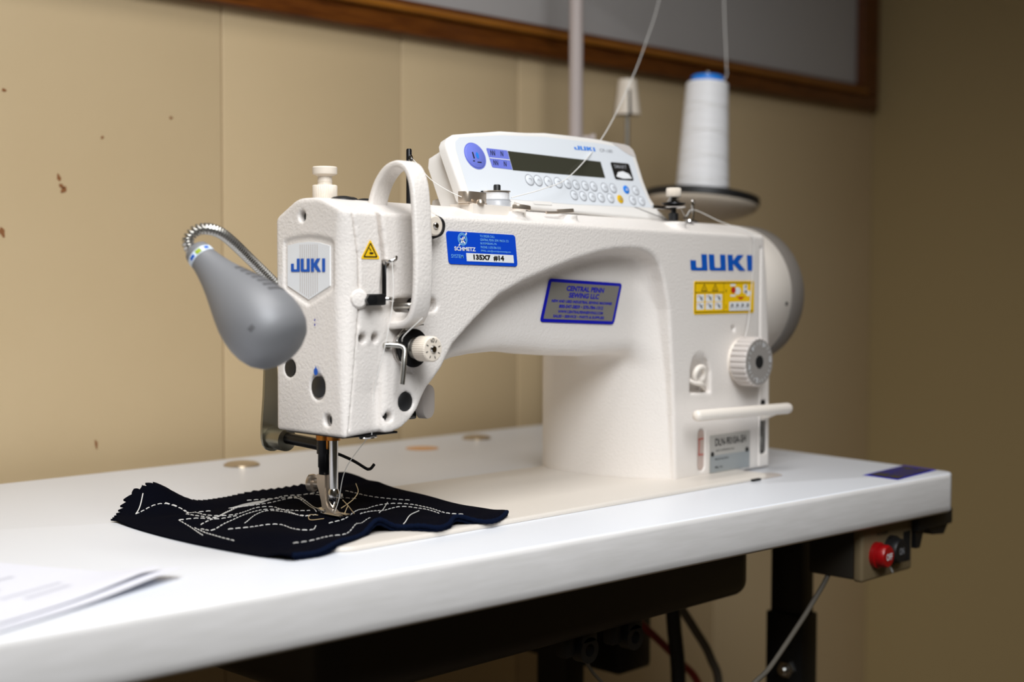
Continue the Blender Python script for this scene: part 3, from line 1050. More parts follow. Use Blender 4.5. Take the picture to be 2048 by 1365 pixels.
# reverse feed lever
obj('reverse_lever', merge(lathe([(0, 0), (2.6, .5), (4.2, 1.9), (5, 4.2), (5, 140), (4.4, 142.6), (3, 144.4), (0, 145.2)], (331.5, -72, 60.4), (145, 0, -2.6), 28),
                           tube([(470, -70, 58.5), (470, -55, 52), (470, -38, 44)], 3.2, 12)), 'plastic', SMR, label='horizontal cream reverse lever')
obj('lever_slot_shade', box(464, 476, FY + 2.2, FY + 4, 13, 65), 'dark', SMR)  # dark filler standing in for the shade inside the carved slot
obj('lever_spring', merge(tube([(469, -46.6, 17), (470, -46.6, 40), (471, -46.6, 54)], 1.0, 8), tube([(466.8, -46.6, 30), (470, -46.6, 16)], .7, 6)), 'steel', SMR)

# motor and hand wheel on the right end
MC = (0, 20, 161)
obj('motor_cover', lathe([(58, 466), (66, 469), (66.5, 475), (66.5, 516), (65.8, 517), (0, 517)], MC, (1, 0, 0), 96), 'plastic', SMR, label='round cream motor cover')
wh = obj('hand_wheel', lathe([(60, 517), (66.6, 518), (67.4, 521), (67, 536), (63, 543), (50, 546), (0, 546)], MC, (1, 0, 0), 96), 'wheelrim', SMR, label='grey hand wheel rim')
obj('wheel_hole', lathe([(1.8, 0), (1.8, .5)], (508, 20 - 66.4 * math.cos(.12), 161 - 66.4 * math.sin(.12)), (0, -1, -.12), 14), 'dark', wh)

# top of the head: presser adjusting knob, oil caps
kx, ky, kz = 0, 9, 231.5
pk = obj('presser_knob', merge(knurl(8.9, 0, 12, (kx, ky, kz), (0, 0, 1), 40, .25, .6), lathe([(5.4, 12), (5.2, 14), (5.4, 14.2), (5.2, 16), (5.0, 18.2), (7.4, 19.2), (8.8, 19.8), (8.9, 20.4), (8.9, 24.4), (8.2, 25.1), (0, 25.2)], (kx, ky, kz), (0, 0, 1), 40)), 'knob', SMR, label='tall ivory presser adjusting knob')
for x_, y_, r_ in ((0, -11, 9.2), (14, -4, 5), (33, 4, 8)):
    obj('oil_cap', lathe([(r_, 0), (r_ * .98, 1), (r_ * .7, 2.3), (r_ * .3, 3), (0, 3.1)], (x_, y_, 232.1), (0, 0, 1), 28), 'black', SMR)

# take-up lever guard
gp = [(18, -27, 226), (18, -30, 236), (18, -36, 246), (18, -45, 253.4), (18, -56, 256), (18, -65, 252.5), (18, -70.5, 243), (18, -73, 228), (18, -74.5, 205), (18, -75, 185), (18, -74, 165), (18, -70, 152), (18, -62, 146), (18, -47.6, 144)]
obj('takeup_guard', ribbon(gp, (1, 0, 0), 15.5, 5, 10, 1.8), 'paint', SMR, label='arched take-up lever guard')
obj('takeup_lever', tube([(24, -38, 158), (28, -50, 158), (36, -50, 158.5)], 2.4, 10), 'steel', SMR)
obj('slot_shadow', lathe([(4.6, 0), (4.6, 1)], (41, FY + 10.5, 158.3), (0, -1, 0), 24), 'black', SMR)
obj('slot_clip', tube([(45 + 3.6 * math.cos(t), FY + 4, 158.3 + 3.4 * math.sin(t)) for t in [-2 + k / 10 * 4 for k in range(11)]], .9, 8), 'nickel', SMR)

# small clamp on the front left of the head, thread hooks
obj('thread_clamp', merge(box(-12, 3, -55, FY + .5, 158.5, 166.5, 1.4), lathe([(4, 0), (4, 4), (0, 4.4)], (-11, -54, 162.5), (-.4, -1, 0), 6)), 'blackmetal', SMR)
obj('clamp_boss', lathe([(7, 0), (6.6, 3), (5, 5), (0, 5.6)], (-15.5, FY + 2, 163), (-.45, -1, 0), 28), 'paint', SMR)
obj('thread_hook', tube([(1, -52, 163), (6, -55, 163), (9, -54, 162), (12, -50, 162.5)], 1.6, 10), 'chrome', SMR)
obj('thread_hook', merge(tube([(7.5, -46, 189), (8, -52, 189), (11, -54, 190), (13, -53, 192)], 1.5, 10), lathe([(2.6, 0), (2.4, 1.6), (0, 2.2)], (8, -48, 188), (0, -1, 0), 18)), 'chrome', SMR)
obj('takeup_cover_edge', box(6.2, 7.2, -50, FY + 2, 164, 188, .3, 1), 'blackmetal', SMR)

# plugs and lower head
obj('plug', lathe([(6.6, 0), (6.8, 1.2), (5.5, 2), (0, 2.2)], (27.5, FY + 3, 90), (0, -1, 0), 32), 'black', SMR)
obj('screw', lathe([(3, 0), (3, 1), (0, 1.2)], (11, FY + 7, 80.4), (0, -1, 0), 16), 'blackmetal', SMR)
for x_ in (-12, -1):
    obj('screw', lathe([(3, 0), (3, 1), (0, 1.2)], (x_, FY + 9.5, 136), (0, -1, 0), 16), 'blackmetal', SMR)

# thread tension unit
to = (26, FY, 128.4)
tn = obj('tension_base', lathe([(12.5, 0), (12.5, 2.5), (0, 2.6)], to, (0, -1, 0), 36), 'greyplastic', SMR)
obj('tension_disc', lathe([(4, 3), (12.2, 4), (13, 4.6), (12.2, 5.2), (4, 6)], to, (0, -1, 0), 40), 'chrome', SMR)
obj('tension_disc', lathe([(4, 6.6), (11.6, 7), (13.6, 8.6), (13.6, 9.2), (11, 9.8), (4, 10)], to, (0, -1, 0), 40), 'blackmetal', SMR)
sp = [(to[0] + (7.2 - .12 * k / 4) * math.cos(k * .45), FY - 10 - k * .13, to[2] + (7.2 - .12 * k / 4) * math.sin(k * .45)) for k in range(50)]
obj('tension_spring', tube(sp, .75, 6, 0), 'steel', SMR)
obj('tension_shaft', lathe([(3, 0), (3, 29), (2.2, 30.4), (0, 30.6)], to, (0, -1, 0), 18), 'chrome', SMR)
tk = obj('tension_knob', knurl(8.9, 16, 29, to, (0, -1, 0), 36, .35, .8), 'knob', SMR, label='ivory thread tension knob')
tg = G()
for k in range(8):
    a = 2 * PI * k / 8 + .3
    tg.add(line2d([(to[0] + 5 * math.cos(a), to[2] + 5 * math.sin(a)), (to[0] + 7 * math.cos(a), to[2] + 7 * math.sin(a))], .7))
tg.add(text2d('0', to[0] - 1, to[2] + 4.6, 2.2, 3.2, .15))
obj('knob_marks', onfront(tg, 29.15), 'darkprint', tk)
obj('check_spring', merge(tube([(15, -54, 138), (19, -56, 143), (22, -55, 138), (26, -54, 143), (38, -54, 144.5)], .5, 6), tube([(14, -55, 131), (12, -56, 136), (15, -56, 139)], .5, 6)), 'steel', SMR)
obj('tension_release_pin', merge(tube([(5, -50, 131), (10, -53, 131), (15, -59, 129), (13.5, -61, 120), (11.8, -61.5, 108), (11.2, -61.5, 104)], 1.9, 12, 8), lathe([(2.6, 0), (2.6, 6), (0, 6.2)], (9, FY + 3, 130.6), (-.2, -1, 0), 14)), 'steel', SMR)

# pre-tension thumb knob near the top of the arm
to2 = (41.6, FY, 214.2)
obj('guide_plate', prism(rrect(17, 16, 4, 5, 43, 213.8), (0, FY - 0.3, 0), (1, 0, 0), (0, 0, 1), 2.4, .5), 'black', SMR)
obj('guide_knob', knurl(7.2, 5, 14.5, to2, (0, -1, 0), 32, .3, .8), 'knob', SMR, label='small ivory thread guide knob')
obj('guide_screw', lathe([(2.6, 13), (2.6, 15), (1.8, 16), (0, 16.3)], to2, (0, -1, 0), 18), 'chrome', SMR)
obj('guide_clip', tube([(48, -52, 206), (53, -56, 209), (54.5, -57, 215), (52, -57, 219), (49, -54, 221)], 1.2, 8), 'black', SMR)

# tall thread guide pin with eyelets
pin = obj('thread_guide_pin', merge(lathe([(2.1, 0), (2.1, 43), (1.6, 44), (0, 44)], (67.8, -5, 229), (0, 0, 1), 20)), 'blackmetal', SMR)
for zz in (265.6, 255.6):
    obj('eyelet', tube([(67.8 - 1.3 * math.cos(t), -7, zz + 2.2 * math.sin(t)) for t in [2 * PI * k / 16 for k in range(17)]], .75, 8, 0), 'chrome', pin)

# bobbin winder on the shoulder
obj('winder_base', prism([(104, -6), (128, -6), (152, -6), (161, -5), (161, 5), (148, 8), (146, 4), (104, 5)], (0, -36, 228.0), (1, 0, 0), (0, 0, 1), -26, 1), 'plastic', SMR)
obj('winder_lever', merge(ribbon([(100.5, -24, 238), (102, -30, 238), (106, -32, 238), (116, -30, 238), (126, -27, 238)], (0, 0, 1), 8.5, 1.2, 8, .5), box(102, 122, -33, -22, 232.4, 233.6, .4)), 'nickel', SMR)
obj('winder_screw', lathe([(3.4, 0), (3.4, 1.5), (2.4, 3), (0, 3.4)], (111.5, -36, 233), (0, 0, 1), 20), 'nickel', SMR)
obj('winder_hub', lathe([(12.5, 0), (12.6, 2), (11, 5.4), (0, 5.4)], (143.3, -22, 231.4), (0, 0, 1), 36), 'translucent', SMR)
obj('winder_spindle', lathe([(2.8, 0), (2.8, 12), (2.2, 12.8), (0, 12.8)], (143.3, -22, 236.6), (0, 0, 1), 18), 'black', SMR)
obj('thread_cutter', merge(ribbon([(141, -41, 231.6), (144, -45, 231.8), (150, -46.5, 231.4), (156, -45, 231), (159, -41, 231)], (0, 0, 1), 3.6, 1.4, 8, .6)), 'nickel', SMR)
obj('shoulder_hook', merge(ribbon([(197, -36, 230.2), (205, -38, 230.8), (213, -38, 231.4), (217, -35, 231.6)], (0, .3, 1), 3.2, 1.0, 8, .4), tube([(184, -36, 228.8), (197, -37, 229.2)], 1.1, 8)), 'nickel', SMR)

# tension stack at the right end of the arm top
ro = (354, -30, 227.4)
obj('stack_base', lathe([(4.4, 0), (4.4, 6.5), (2.4, 7), (2.4, 11), (0, 11)], ro, (0, 0, 1), 24), 'black', SMR)
obj('stack_disc', lathe([(2, 10.4), (9.6, 11), (11, 12.2), (9, 12.8), (2, 13)], ro, (0, 0, 1), 36), 'chrome', SMR)
obj('stack_disc', lathe([(2, 13.2), (8.6, 13.6), (10.6, 14.8), (10.4, 15.4), (5.6, 16.2), (2, 16.4)], ro, (0, 0, 1), 36), 'blackmetal', SMR)
obj('stack_spring', merge(*[lathe([(2.5, 16.4 + k * 1.5), (6.2 - k * .9, 16.9 + k * 1.5), (6.2 - k * .9, 17.4 + k * 1.5), (2.5, 17.8 + k * 1.5)], ro, (0, 0, 1), 28) for k in range(3)]), 'chrome', SMR)
obj('stack_knob', knurl(6.6, 20.6, 28.6, ro, (0, 0, 1), 30, .3, .9), 'knob', SMR, label='ivory thumb nut of the top thread tension')
obj('thread_eye', merge(tube([(388, -25, 228), (389, -25, 236), (386, -26, 244), (387.5, -26, 246.4), (389.4, -25, 244), (387, -24, 238), (378, -26, 231.5), (372, -28, 230)], 1.2, 8), lathe([(5, 0), (4.6, 1.4), (0, 1.8)], (383, -25, 227.8), (0, 0, 1), 20)), 'chrome', SMR)
obj('stack_arm', tube([(332, -24, 239), (342, -27, 238.6), (352, -30, 238.4)], 1.6, 8), 'chrome', SMR)
obj('oil_cap', lathe([(7, 0), (6.8, .8), (4, 2), (0, 2.4)], (408, -8, 227.6), (0, 0, 1), 24), 'black', SMR)

# ---- below the head
obj('bushing', lathe([(6.0, 0), (6.2, 9.5), (0, 9.6)], (0, 10.5, 60.5), (0, 0, 1), 28), 'brass', SMR)
obj('bushing', lathe([(5.0, 0), (5.2, 9), (0, 9)], (0, 0, 61), (0, 0, 1), 28), 'brass', SMR)
obj('bushing_guide', box(-2.4, 2.4, 4, 7, 54, 69, .6), 'brass', SMR)
nb = obj('needle_bar', lathe([(3.3, 25), (3.3, 70)], (0, 0, 0), (0, 0, 1), 28), 'chrome', SMR)
obj('needle_clamp', lathe([(1.2, 12.5), (2.2, 14), (2.6, 15), (3.9, 17.4), (4.1, 19), (4.1, 24), (3.3, 26)], (0, 0, 0), (0, 0, 1), 28), 'chrome', SMR)
obj('needle', lathe([(.15, 4.6), (.6, 7), (.75, 9), (.75, 14)], (0, 0, 0), (0, 0, 1), 12), 'chrome', SMR)
obj('needle_screw', lathe([(1.8, 0), (1.8, 5), (0, 5.4)], (0, -2, 21), (.6, -1, 0), 14), 'steel', SMR)
obj('presser_bar', lathe([(4.1, 30), (4.1, 40), (4.7, 41), (4.7, 60)], (0, 10.5, 0), (0, 0, 1), 28), 'blackmetal', SMR)
obj('lifter_rod', merge(tube([(0, 10.5, 56), (0, 30, 57), (0, 60, 58)], 4.2, 20, 4), lathe([(5.6, -5), (5.6, 5)], (0, 10.5, 55.5), (0, 0, 1), 24)), 'blackmetal', SMR)
lc = obj('lifter_collar', lathe([(5, 0), (8.4, .8), (8.6, 2), (8.6, 20), (8.0, 22), (5, 22)], (0, 54, 56.5), (0, 1, .04), 40), 'leverplate', SMR)
lvp = [(-6, 48.5), (-3, 47), (1, 46.6), (5, 47.8), (8.5, 50.4), (10.4, 54), (11, 58), (8, 70), (6, 90), (4, 108), (2, 122), (-4, 124), (-7, 110), (-8, 88), (-10, 66), (-10, 57), (-8.6, 51.6)]
obj('lifter_plate', prism(lvp, (0, 72, 0), (1, 0, 0), (0, 0, 1), -3, .8), 'leverplate', SMR)
obj('lifter_plate', tube([(4, 71, 120), (2, 60, 122), (2, 44, 123), (4, 26, 122)], 4, 12, 6), 'blackmetal', SMR)
obj('presser_screw', merge(lathe([(4, -8), (4, 0), (6.2, .4), (6.6, 2), (6.2, 4.4), (4.5, 5.6), (0, 6)], (-1, 20, 28), (-.35, 1, 0), 32)), 'nickel', SMR)
obj('screw_slot', box(-2.2, -1.2, 25.9, 26.6, 22.4, 33.6), 'blackmetal', SMR)
pf = [(14, 33.5), (5, 33.5), (5, 22), (4.6, 16), (2.4, 11), (-3, 7.6), (-6, 7.0), (-6, 5.8), (0, 5.6), (6, 6.2), (8, 9), (9, 14), (12, 22), (14, 26)]
obj('presser_foot', prism([(a, b) for a, b in pf], (-4.2, 0, 2), (0, 1, 0), (0, 0, 1), 7, .6), 'nickel', SMR)
obj('presser_sole', merge(box(-5.2, -1.6, -13, 9, 7.3, 8.7, .5), box(1.6, 5.2, -13, 9, 7.3, 8.7, .5), box(-5.2, 5.2, 4, 12, 7.3, 11.6, .8)), 'chrome', SMR)
obj('finger_guard', tube([(0, 9, 52), (6, 4, 50.5), (18, 0, 44.6), (30, 0, 37.8), (33, 0, 37), (35, 0, 37.4), (38, 0, 40)], 1.15, 10), 'blackmetal', SMR)
obj('bottom_plate', merge(box(-24, 26, -40, 24, 67.2, 68.8, .4), lathe([(6, 0), (5, 1.4), (0, 1.8)], (2, -34, 67.2), (0, 0, -1), 24)), 'blackmetal', SMR)
obj('thread_ring', tube([(2 + 7 * math.cos(t), -36 + 3 * math.sin(t), 66) for t in [2 * PI * k / 16 for k in range(17)]], .9, 8, 0), 'chrome', SMR)
# knee lifter pad behind the head
obj('lifter_button', prism([(x_, z_) for x_, z_ in rrect(18, 26, 8, 6, 0, 0)], (83, -2, 84), Vector((.95, .3, 0)), (0, 0, 1), 7, 1.6), 'greyplastic', SMR, label='oval grey button behind the head')
obj('button_bracket', merge(box(62, 84, 4, 12, 70, 96, 1.5), box(60, 78, -2, 6, 72, 80, 1)), 'blackmetal', SMR)

# ---- control panel
PO, PU = Vector((0, -14, 234)), Vector((1, 0, 0))
PV = Vector((0, .36, .933)).normalized()


def Pn(g, lift=0.0):
    return put(g, PO, PU, PV, lift)


pout = [(121, 2.5), (117.5, 6), (113.6, 46), (114.5, 51), (117.9, 55.5), (125, 59), (150, 62.5), (178, 65.3), (202, 67), (232, 68), (263, 68), (300, 67.2), (333, 65.8), (340, 64.6), (344.6, 61), (346.4, 56), (346.8, 30), (349, 15), (355, 4), (366, -5), (366, -7.5), (242, -3), (126, 1.2)]
pc = obj('control_panel', prism(pout, PO - PU.cross(PV).normalized() * 9, PU, PV, 9, 2.6, 4), 'panel', SMR, label='tilted white control panel with screen')
obj('panel_back', prism([(124, 4), (120.5, 44), (124, 52), (150, 57), (232, 62), (330, 60), (338, 55), (341, 8)], PO - PU.cross(PV).normalized() * 32, PU, PV, 22.5, 2), 'panel', pc)
obj('panel_base', box(135, 350, -8, 45, 226, 240, 3), 'panel', pc)
mem = [(124, 8), (122.4, 46), (124, 52), (130, 56.4), (178, 61.8), (232, 64.6), (300, 63.6), (336, 61.8), (340, 57), (340.4, 30), (343.5, 14), (346, 5.4), (240, 4.4), (150, 6)]
obj('membrane', Pn(flat(mem), .12), 'membrane', pc)
obj('corner_grip', Pn(flat([(316, 66.2), (333, 65.2), (339.6, 64), (343.6, 60.6), (345, 54), (338, 54.5), (330, 58)]), .25), 'dial', pc)
cb = obj('reset_button', put(G([(p.x, p.y, p.z) for p in lathe([(10.4, 0), (10.4, .5), (9.8, .9), (0, .9)], (141.7, 41.2, .1), (0, 0, 1), 36).v], lathe([(10.4, 0), (10.4, .5), (9.8, .9), (0, .9)], (0, 0, 0), (0, 0, 1), 36).f), PO, PU, PV), 'periwinkle', pc)
obj('button_mark', Pn(merge(line2d([(139, 38.6), (139, 44)], 1.4), line2d([(137, 36.4), (139, 36.4)], .8), line2d([(141.5, 35.6), (146, 35.6)], .8)), 1.2), 'darkprint', pc)
obj('button_mark', Pn(flat(circ(143.4, 41.4, 1.6, 16, 2.8)), 1.2), 'bluebtn', pc)
obj('button_ring', Pn(ring2d(141.7, 41.2, 10.4, 11.4, 40), .3), 'periwinkle', pc)
obj('pattern_legend', Pn(flat([(158.5, 32.4), (180, 31.8), (180, 48.6), (157, 49), (156.4, 48), (157.4, 33.2)]), .3), 'periwinkle', pc)
obj('legend_line', Pn(line2d([(157, 40.6), (180, 40.2)], .6), .45), 'white', pc)
zg = G()
for x_, z_, n_ in ((159.5, 43, 6), (171, 43, 4), (160, 34.6, 6), (171.5, 34.2, 4)):
    zg.add(line2d([(x_ + k * 1.15, z_ + (4.4 if k % 2 else 0)) for k in range(n_)], .6))
obj('legend_marks', Pn(zg, .45), 'darkprint', pc)
lcdf = obj('screen', Pn(merge(flat([(180.4, 31.4), (293.6, 30.8), (293.6, 46), (180.4, 48.2)])), .3), 'lcd', pc, label='dark olive display')
obj('lettering', Pn(juki2d(264, 55.4, 27, 3.8), .3), 'bluebtn', pc)
obj('lettering', Pn(text2d('CP-180', 297, 55.6, 17, 3, .08), .3), 'greyprint', pc)
obj('card_logo', Pn(flat(rrect(25.4, 16.4, 2, 4, 319.2, 38.4)), .3), 'darkprint', pc)
obj('card_mark', Pn(flat([(309, 33), (313, 37.4), (320, 38.6), (327, 36.6), (330, 32.2), (318, 31.4)]), .45), 'white', pc)
obj('card_lettering', Pn(text2d('SMART', 310, 41, 17, 3.4, .1), .45), 'greyprint', pc)
R1 = [(197, 23.8), (207, 23.7), (218.9, 23.4), (230.9, 23.1), (242.3, 22.6), (252.7, 22.3), (264.1, 22.1), (274.8, 21.9), (289, 21.6), (300.2, 21.6), (317.4, 21.1), (330.2, 20.8)]
R2 = [(246.5, 12.7), (257.6, 12.4), (268.9, 12.1), (280.5, 12), (292.9, 12), (305.4, 11.7), (322.1, 11.4), (334.3, 11.1)]
for k, (x_, t_) in enumerate(R1 + R2):
    mt_ = 'bluebtn' if k == 10 else 'yellowbtn' if k == 17 else 'membrane'
    r_ = 4.4 if k < 4 else 3.9
    lg = lathe([(r_, 0), (r_, .35), (r_ - .5, .7), (0, .75)], (0, 0, 0), (0, 0, 1), 24)
    b_ = obj('button', Pn(G([(p.x + x_, p.y + t_, p.z + .1) for p in lg.v], lg.f)), mt_, pc)
    if k not in (10, 17):
        obj('button_rim', Pn(ring2d(x_, t_, r_ + .05, r_ + .65, 28), .3), 'rimgrey', pc)
        mk = line2d([(x_ - 1.4, t_ - .6), (x_, t_ + 1.2), (x_ + 1.4, t_ - .6)], .45) if k % 3 else line2d([(x_ - 1.5, t_ + .8), (x_ + 1.5, t_ + .8), (x_ + 1, t_ - 1)], .45)
    else:
        mk = line2d([(x_ - 1.4, t_ - .8), (x_, t_ + 1.2), (x_ + 1.4, t_ - .8), (x_ - 1.4, t_ - .8)], .5)
    obj('button_symbol', Pn(mk, 1.0), 'rimgrey' if k != 10 else 'white', pc)
for x_ in (139.5, 163):
    obj('indicator', Pn(flat(circ(x_, 10.6, 2.6, 16, 1.1)), .3), 'darkprint', pc)
obj('ledge_tab', Pn(flat(rrect(22, 3, 1.4, 4, 205, 4)), .4), 'panel', pc)

# ------------------------------------------------------------------ bobbin on the winder
bb = thing('bobbin', (143.3, -22, 236.8), 'small bobbin of white thread on the winder spindle', 'bobbin')
obj('lower_flange', lathe([(2.9, 0), (10.3, 0), (10.3, .8), (2.9, .8)], (143.3, -22, 236.9), (0, 0, 1), 36, False), 'translucent', bb)
obj('upper_flange', lathe([(2.9, 0), (10.6, 0), (10.6, .8), (2.9, .8)], (143.3, -22, 243.6), (0, 0, 1), 36, False), 'nickel', bb)
obj('thread_winding', lathe([(2.9, 0)] + [(9.5 + .12 * (k % 2), .1 + k * .42) for k in range(14)] + [(2.9, 5.8)], (143.3, -22, 237.7), (0, 0, 1), 36, False), 'winding', bb)

# ------------------------------------------------------------------ gooseneck lamp
gl = thing('gooseneck_lamp', (-24, 31, 170), 'silver bulb shaped work lamp on a ribbed metal gooseneck beside the machine head', 'lamp')
gpts = [(-14, 33, 160), (-22, 32, 168), (-34, 28.5, 176.5), (-57, 20, 190), (-80, 9, 202), (-93, 4, 207.6), (-104, 2, 209.6), (-112, 3.4, 208), (-117, 4.4, 202), (-117.5, 1, 196), (-116, -5, 191)]
GP = smooth_path(gpts, 40)
L_ = [0]
for a, b in zip(GP, GP[1:]):
    L_.append(L_[-1] + (b - a).length)
nrib = int(L_[-1] / 2.6)
samp = []
for k in range(nrib * 4 + 1):
    s_ = L_[-1] * k / (nrib * 4)
    i = min(max(np.searchsorted(L_, s_) - 1, 0), len(GP) - 2)
    t = (s_ - L_[i]) / max(L_[i + 1] - L_[i], 1e-6)
    samp.append(GP[i].lerp(GP[i + 1], t))
nn = len(samp) - 1
obj('gooseneck', tube(samp, 3.4, 14, 0, lambda t: 4.0 if round(t * nn) % 4 in (1, 2) else 2.3), 'steel', gl, angle=None)
la, lb = Vector((-116.3, -3.0, 195.5)), Vector((-99.5, -78, 131.5))
ax = (lb - la).normalized()
Lh = (lb - la).length
prof = [(0, 0), (7, .2), (8.4, 1.6), (9.0, 5), (9.3, 11), (10.6, 18), (12.6, 26), (15.4, 35), (18.6, 44), (21.8, 53), (24.2, 61), (25.7, 69), (26.2, 76), (25.7, 83), (23.8, 90), (20.6, 95), (16, 98.6), (9, 100.6), (0, 101)]
ks = Lh / 101
obj('lamp_head', lathe([(r * .99, q * ks) for r, q in prof], la, ax, 64), 'lamp', gl, angle=60, label='silver pear-shaped lamp head')
u_, w_, d_ = frame(ax)
tc = (CAM - la)
tc = (tc - ax * tc.dot(ax)).normalized()
sc_ = ax.cross(tc).normalized()


def onlamp(s0, s1, a0, a1, n=12, lift=.25, m2=4):
    g = G()
    for i in range(m2 + 1):
        s = s0 + (s1 - s0) * i / m2
        r = np.interp(s, [q for _, q in prof], [r for r, _ in prof]) * .99 + lift
        for k in range(n + 1):
            a = a0 + (a1 - a0) * k / n
            g.v.append(la + ax * s * ks + (tc * math.cos(a) + sc_ * math.sin(a)) * r)
    for i in range(m2):
        for k in range(n):
            q = i * (n + 1) + k
            g.f.append((q, q + 1, q + n + 2, q + n + 1))
    return g


obj('label_band', onlamp(6, 10.5, -1.35, 1.35, 24), 'lampsticker', gl)
obj('label_dot', onlamp(6.6, 9.9, -.32, .12, 8, .4), 'green', gl)
obj('label_lettering', onlamp(7.0, 9.4, .3, .75, 8, .4), 'blue', gl)
obj('label_lettering', onlamp(7.0, 9.4, -.95, -.6, 8, .4), 'blue', gl)
for k in range(7):
    obj('vent_slot', onlamp(36 + k * 5.2, 38.6 + k * 5.2, -1.5, -0.78, 12, .3), 'lampvent', gl)
obj('switch_dimple', onlamp(84, 87, .18, .34, 6, .2), 'lampvent', gl)
obj('led_glass', lathe([(13, 0), (13, 1.2), (0, 1.5)], la + ax * Lh * .86 - tc * 17, -tc + ax * .6, 28), 'white', gl)
obj('magnet_base', lathe([(11, 0), (11, 12), (9, 13.5), (0, 13.5)], (-12, 29.4, 158), (0, 1, 0), 32), 'black', gl)

# ------------------------------------------------------------------ thread stand and spools
ts = thing('thread_stand', (585, 290, 0), 'grey post thread stand with spool trays behind the sewing machine', 'thread stand')
obj('post', lathe([(8, 0), (8, 620)], (585, 291, 0), (0, 0, 1), 28), 'pole', ts)
obj('post_foot', lathe([(26, 0), (26, 4), (12, 8), (9, 16), (8.2, 16)], (585, 291, 0.05), (0, 0, 1), 32), 'black', ts)
obj('tray_arm', merge(box(585, 700, 284, 296, 248, 255, 1.5), box(692, 704, 186, 296, 248, 255, 1.5)), 'steel', ts)
obj('clamp', lathe([(13, 0), (13, 22), (8, 22)], (585, 291, 241), (0, 0, 1), 28), 'pole', ts)
obj('clamp_screw', lathe([(3, 0), (3, 8), (5, 9), (5, 14), (0, 14)], (590.7, 285.3, 336), (.7, -.7, 0), 20), 'pole', ts)
obj('overhead_arm', tube([(585, 291, 615), (640, 240, 618), (740, 190, 618)], 4, 12, 6), 'pole', ts)
SC = Vector((695.5, 194.5, 0))
_piv = Vector((695.5, 194.5, 262))
_tilt = Matrix.Rotation(math.radians(3.0), 3, fw) @ Matrix.Rotation(math.radians(-5.5), 3, rt)


_tilt2 = Matrix.Rotation(math.radians(5.0), 3, fw) @ Matrix.Rotation(math.radians(-5.5), 3, rt)


def tilt(g, m=None):
    return G([(m or _tilt) @ (Vector(v) - _piv) + _piv for v in g.v], g.f)


obj('tray', tilt(lathe([(6, 243), (30, 245.5), (50, 251.5), (62, 257.6), (65, 261), (65.5, 263.4), (64, 264.2), (0, 264.2)], SC, (0, 0, 1), 72), _tilt2), 'tray', ts, label='round beige spool tray')
fo = G()
nr, na = 10, 72
for i in range(nr + 1):
    for k in range(na):
        a = 2 * PI * k / na
        r = 66 * i / nr
        z = 273.4 + 4.2 * math.exp(-((r - 30) / 16) ** 2) * (1 + .9 * math.cos(a + .7)) - (1.5 if i == nr else 0)
        fo.v.append(SC + Vector((r * math.cos(a), r * math.sin(a), z)))
for i in range(nr):
    for k in range(na):
        k2 = (k + 1) % na
        fo.f.append((i * na + k, i * na + k2, (i + 1) * na + k2, (i + 1) * na + k))
bs = len(fo.v)
for k in range(na):
    a = 2 * PI * k / na
    fo.v.append(SC + Vector((66.4 * math.cos(a), 66.4 * math.sin(a), 264.3)))
for k in range(na):
    fo.f.append((nr * na + k, nr * na + (k + 1) % na, bs + (k + 1) % na, bs + k))
obj('foam_mat', tilt(fo, _tilt2), 'black', ts, label='black foam mat')
obj('spool_pin', tilt(lathe([(2.4, 255), (2.4, 414), (1.8, 417), (0, 417.4)], SC, (0, 0, 1), 16)), 'chrome', ts)
obj('spool_pin', lathe([(3, 255), (3, 400)], (684, 297, 0), (0, 0, 1), 16), 'steel', ts)
cn = G()
na = 48
slots = {6, 7, 18, 19, 30, 31, 42, 43}
nz = 10
for sh in (0, 1):
    for i in range(nz + 1):
        z = 371 + 42 * i / nz
        r = 16.2 - 5.6 * i / nz - sh * 1.6
        for k in range(na):
            a = 2 * PI * k / na
            cn.v.append((684 + r * math.cos(a), 297 + r * math.sin(a), z))
ofs = (nz + 1) * na
for i in range(nz):
    for k in range(na):
        if (k in slots) and i < 7:
            continue
        k2 = (k + 1) % na
        q = (i * na + k, i * na + k2, (i + 1) * na + k2, (i + 1) * na + k)
        cn.f.append(q)
        cn.f.append(tuple(ofs + j for j in reversed(q)))
cn.f.append(tuple(nz * na + k for k in range(na)))
obj('cone_inner_shade', lathe([(8.5, 372), (5.5, 405), (0, 405)], (684, 297, 0), (0, 0, 1), 24), 'dark', ts)  # dark core added to stand in for the shade inside the slotted cone
obj('cone_holder', cn, 'knob', ts, label='empty slotted cream cone holder')
sp_ = thing('thread_spool', (700, 190, 271), 'tall white thread cone with blue cap on the round tray', 'thread spool')
pr = []
for k in range(61):
    t = k / 60
    pr.append((31.0 - 6.6 * t + .12 * math.sin(k * 1.3) + .1 * math.sin(k * 3.1), 270.5 + 131 * t))
pr = [(12, 270.4), (29.6, 270.4)] + pr + [(23.6, 402.6), (12, 402.6)]
obj('thread_winding', tilt(lathe(pr, SC, (0, 0, 1), 64)), 'winding', sp_)
obj('cone_cap', tilt(lathe([(19.2, 402.7), (19.2, 409.4), (18.2, 410.6), (3, 410.6)], SC, (0, 0, 1), 40)), 'spoolblue', sp_)
xg = G()
for s0, a0 in ((.12, 2.2), (.34, 2.6), (.56, 2.3), (.78, 2.7)):
    for sgn in (1, -1):
        pts = []
        for k in range(25):
            a = a0 + k / 24 * 3.2
            t = s0 + sgn * (k / 24 - .5) * .1
            r = 31.15 - 6.6 * t
            pts.append(SC + Vector((r * math.cos(a), r * math.sin(a), 270.5 + 131 * t)))
        xg.add(tube(pts, .35, 5, 0))
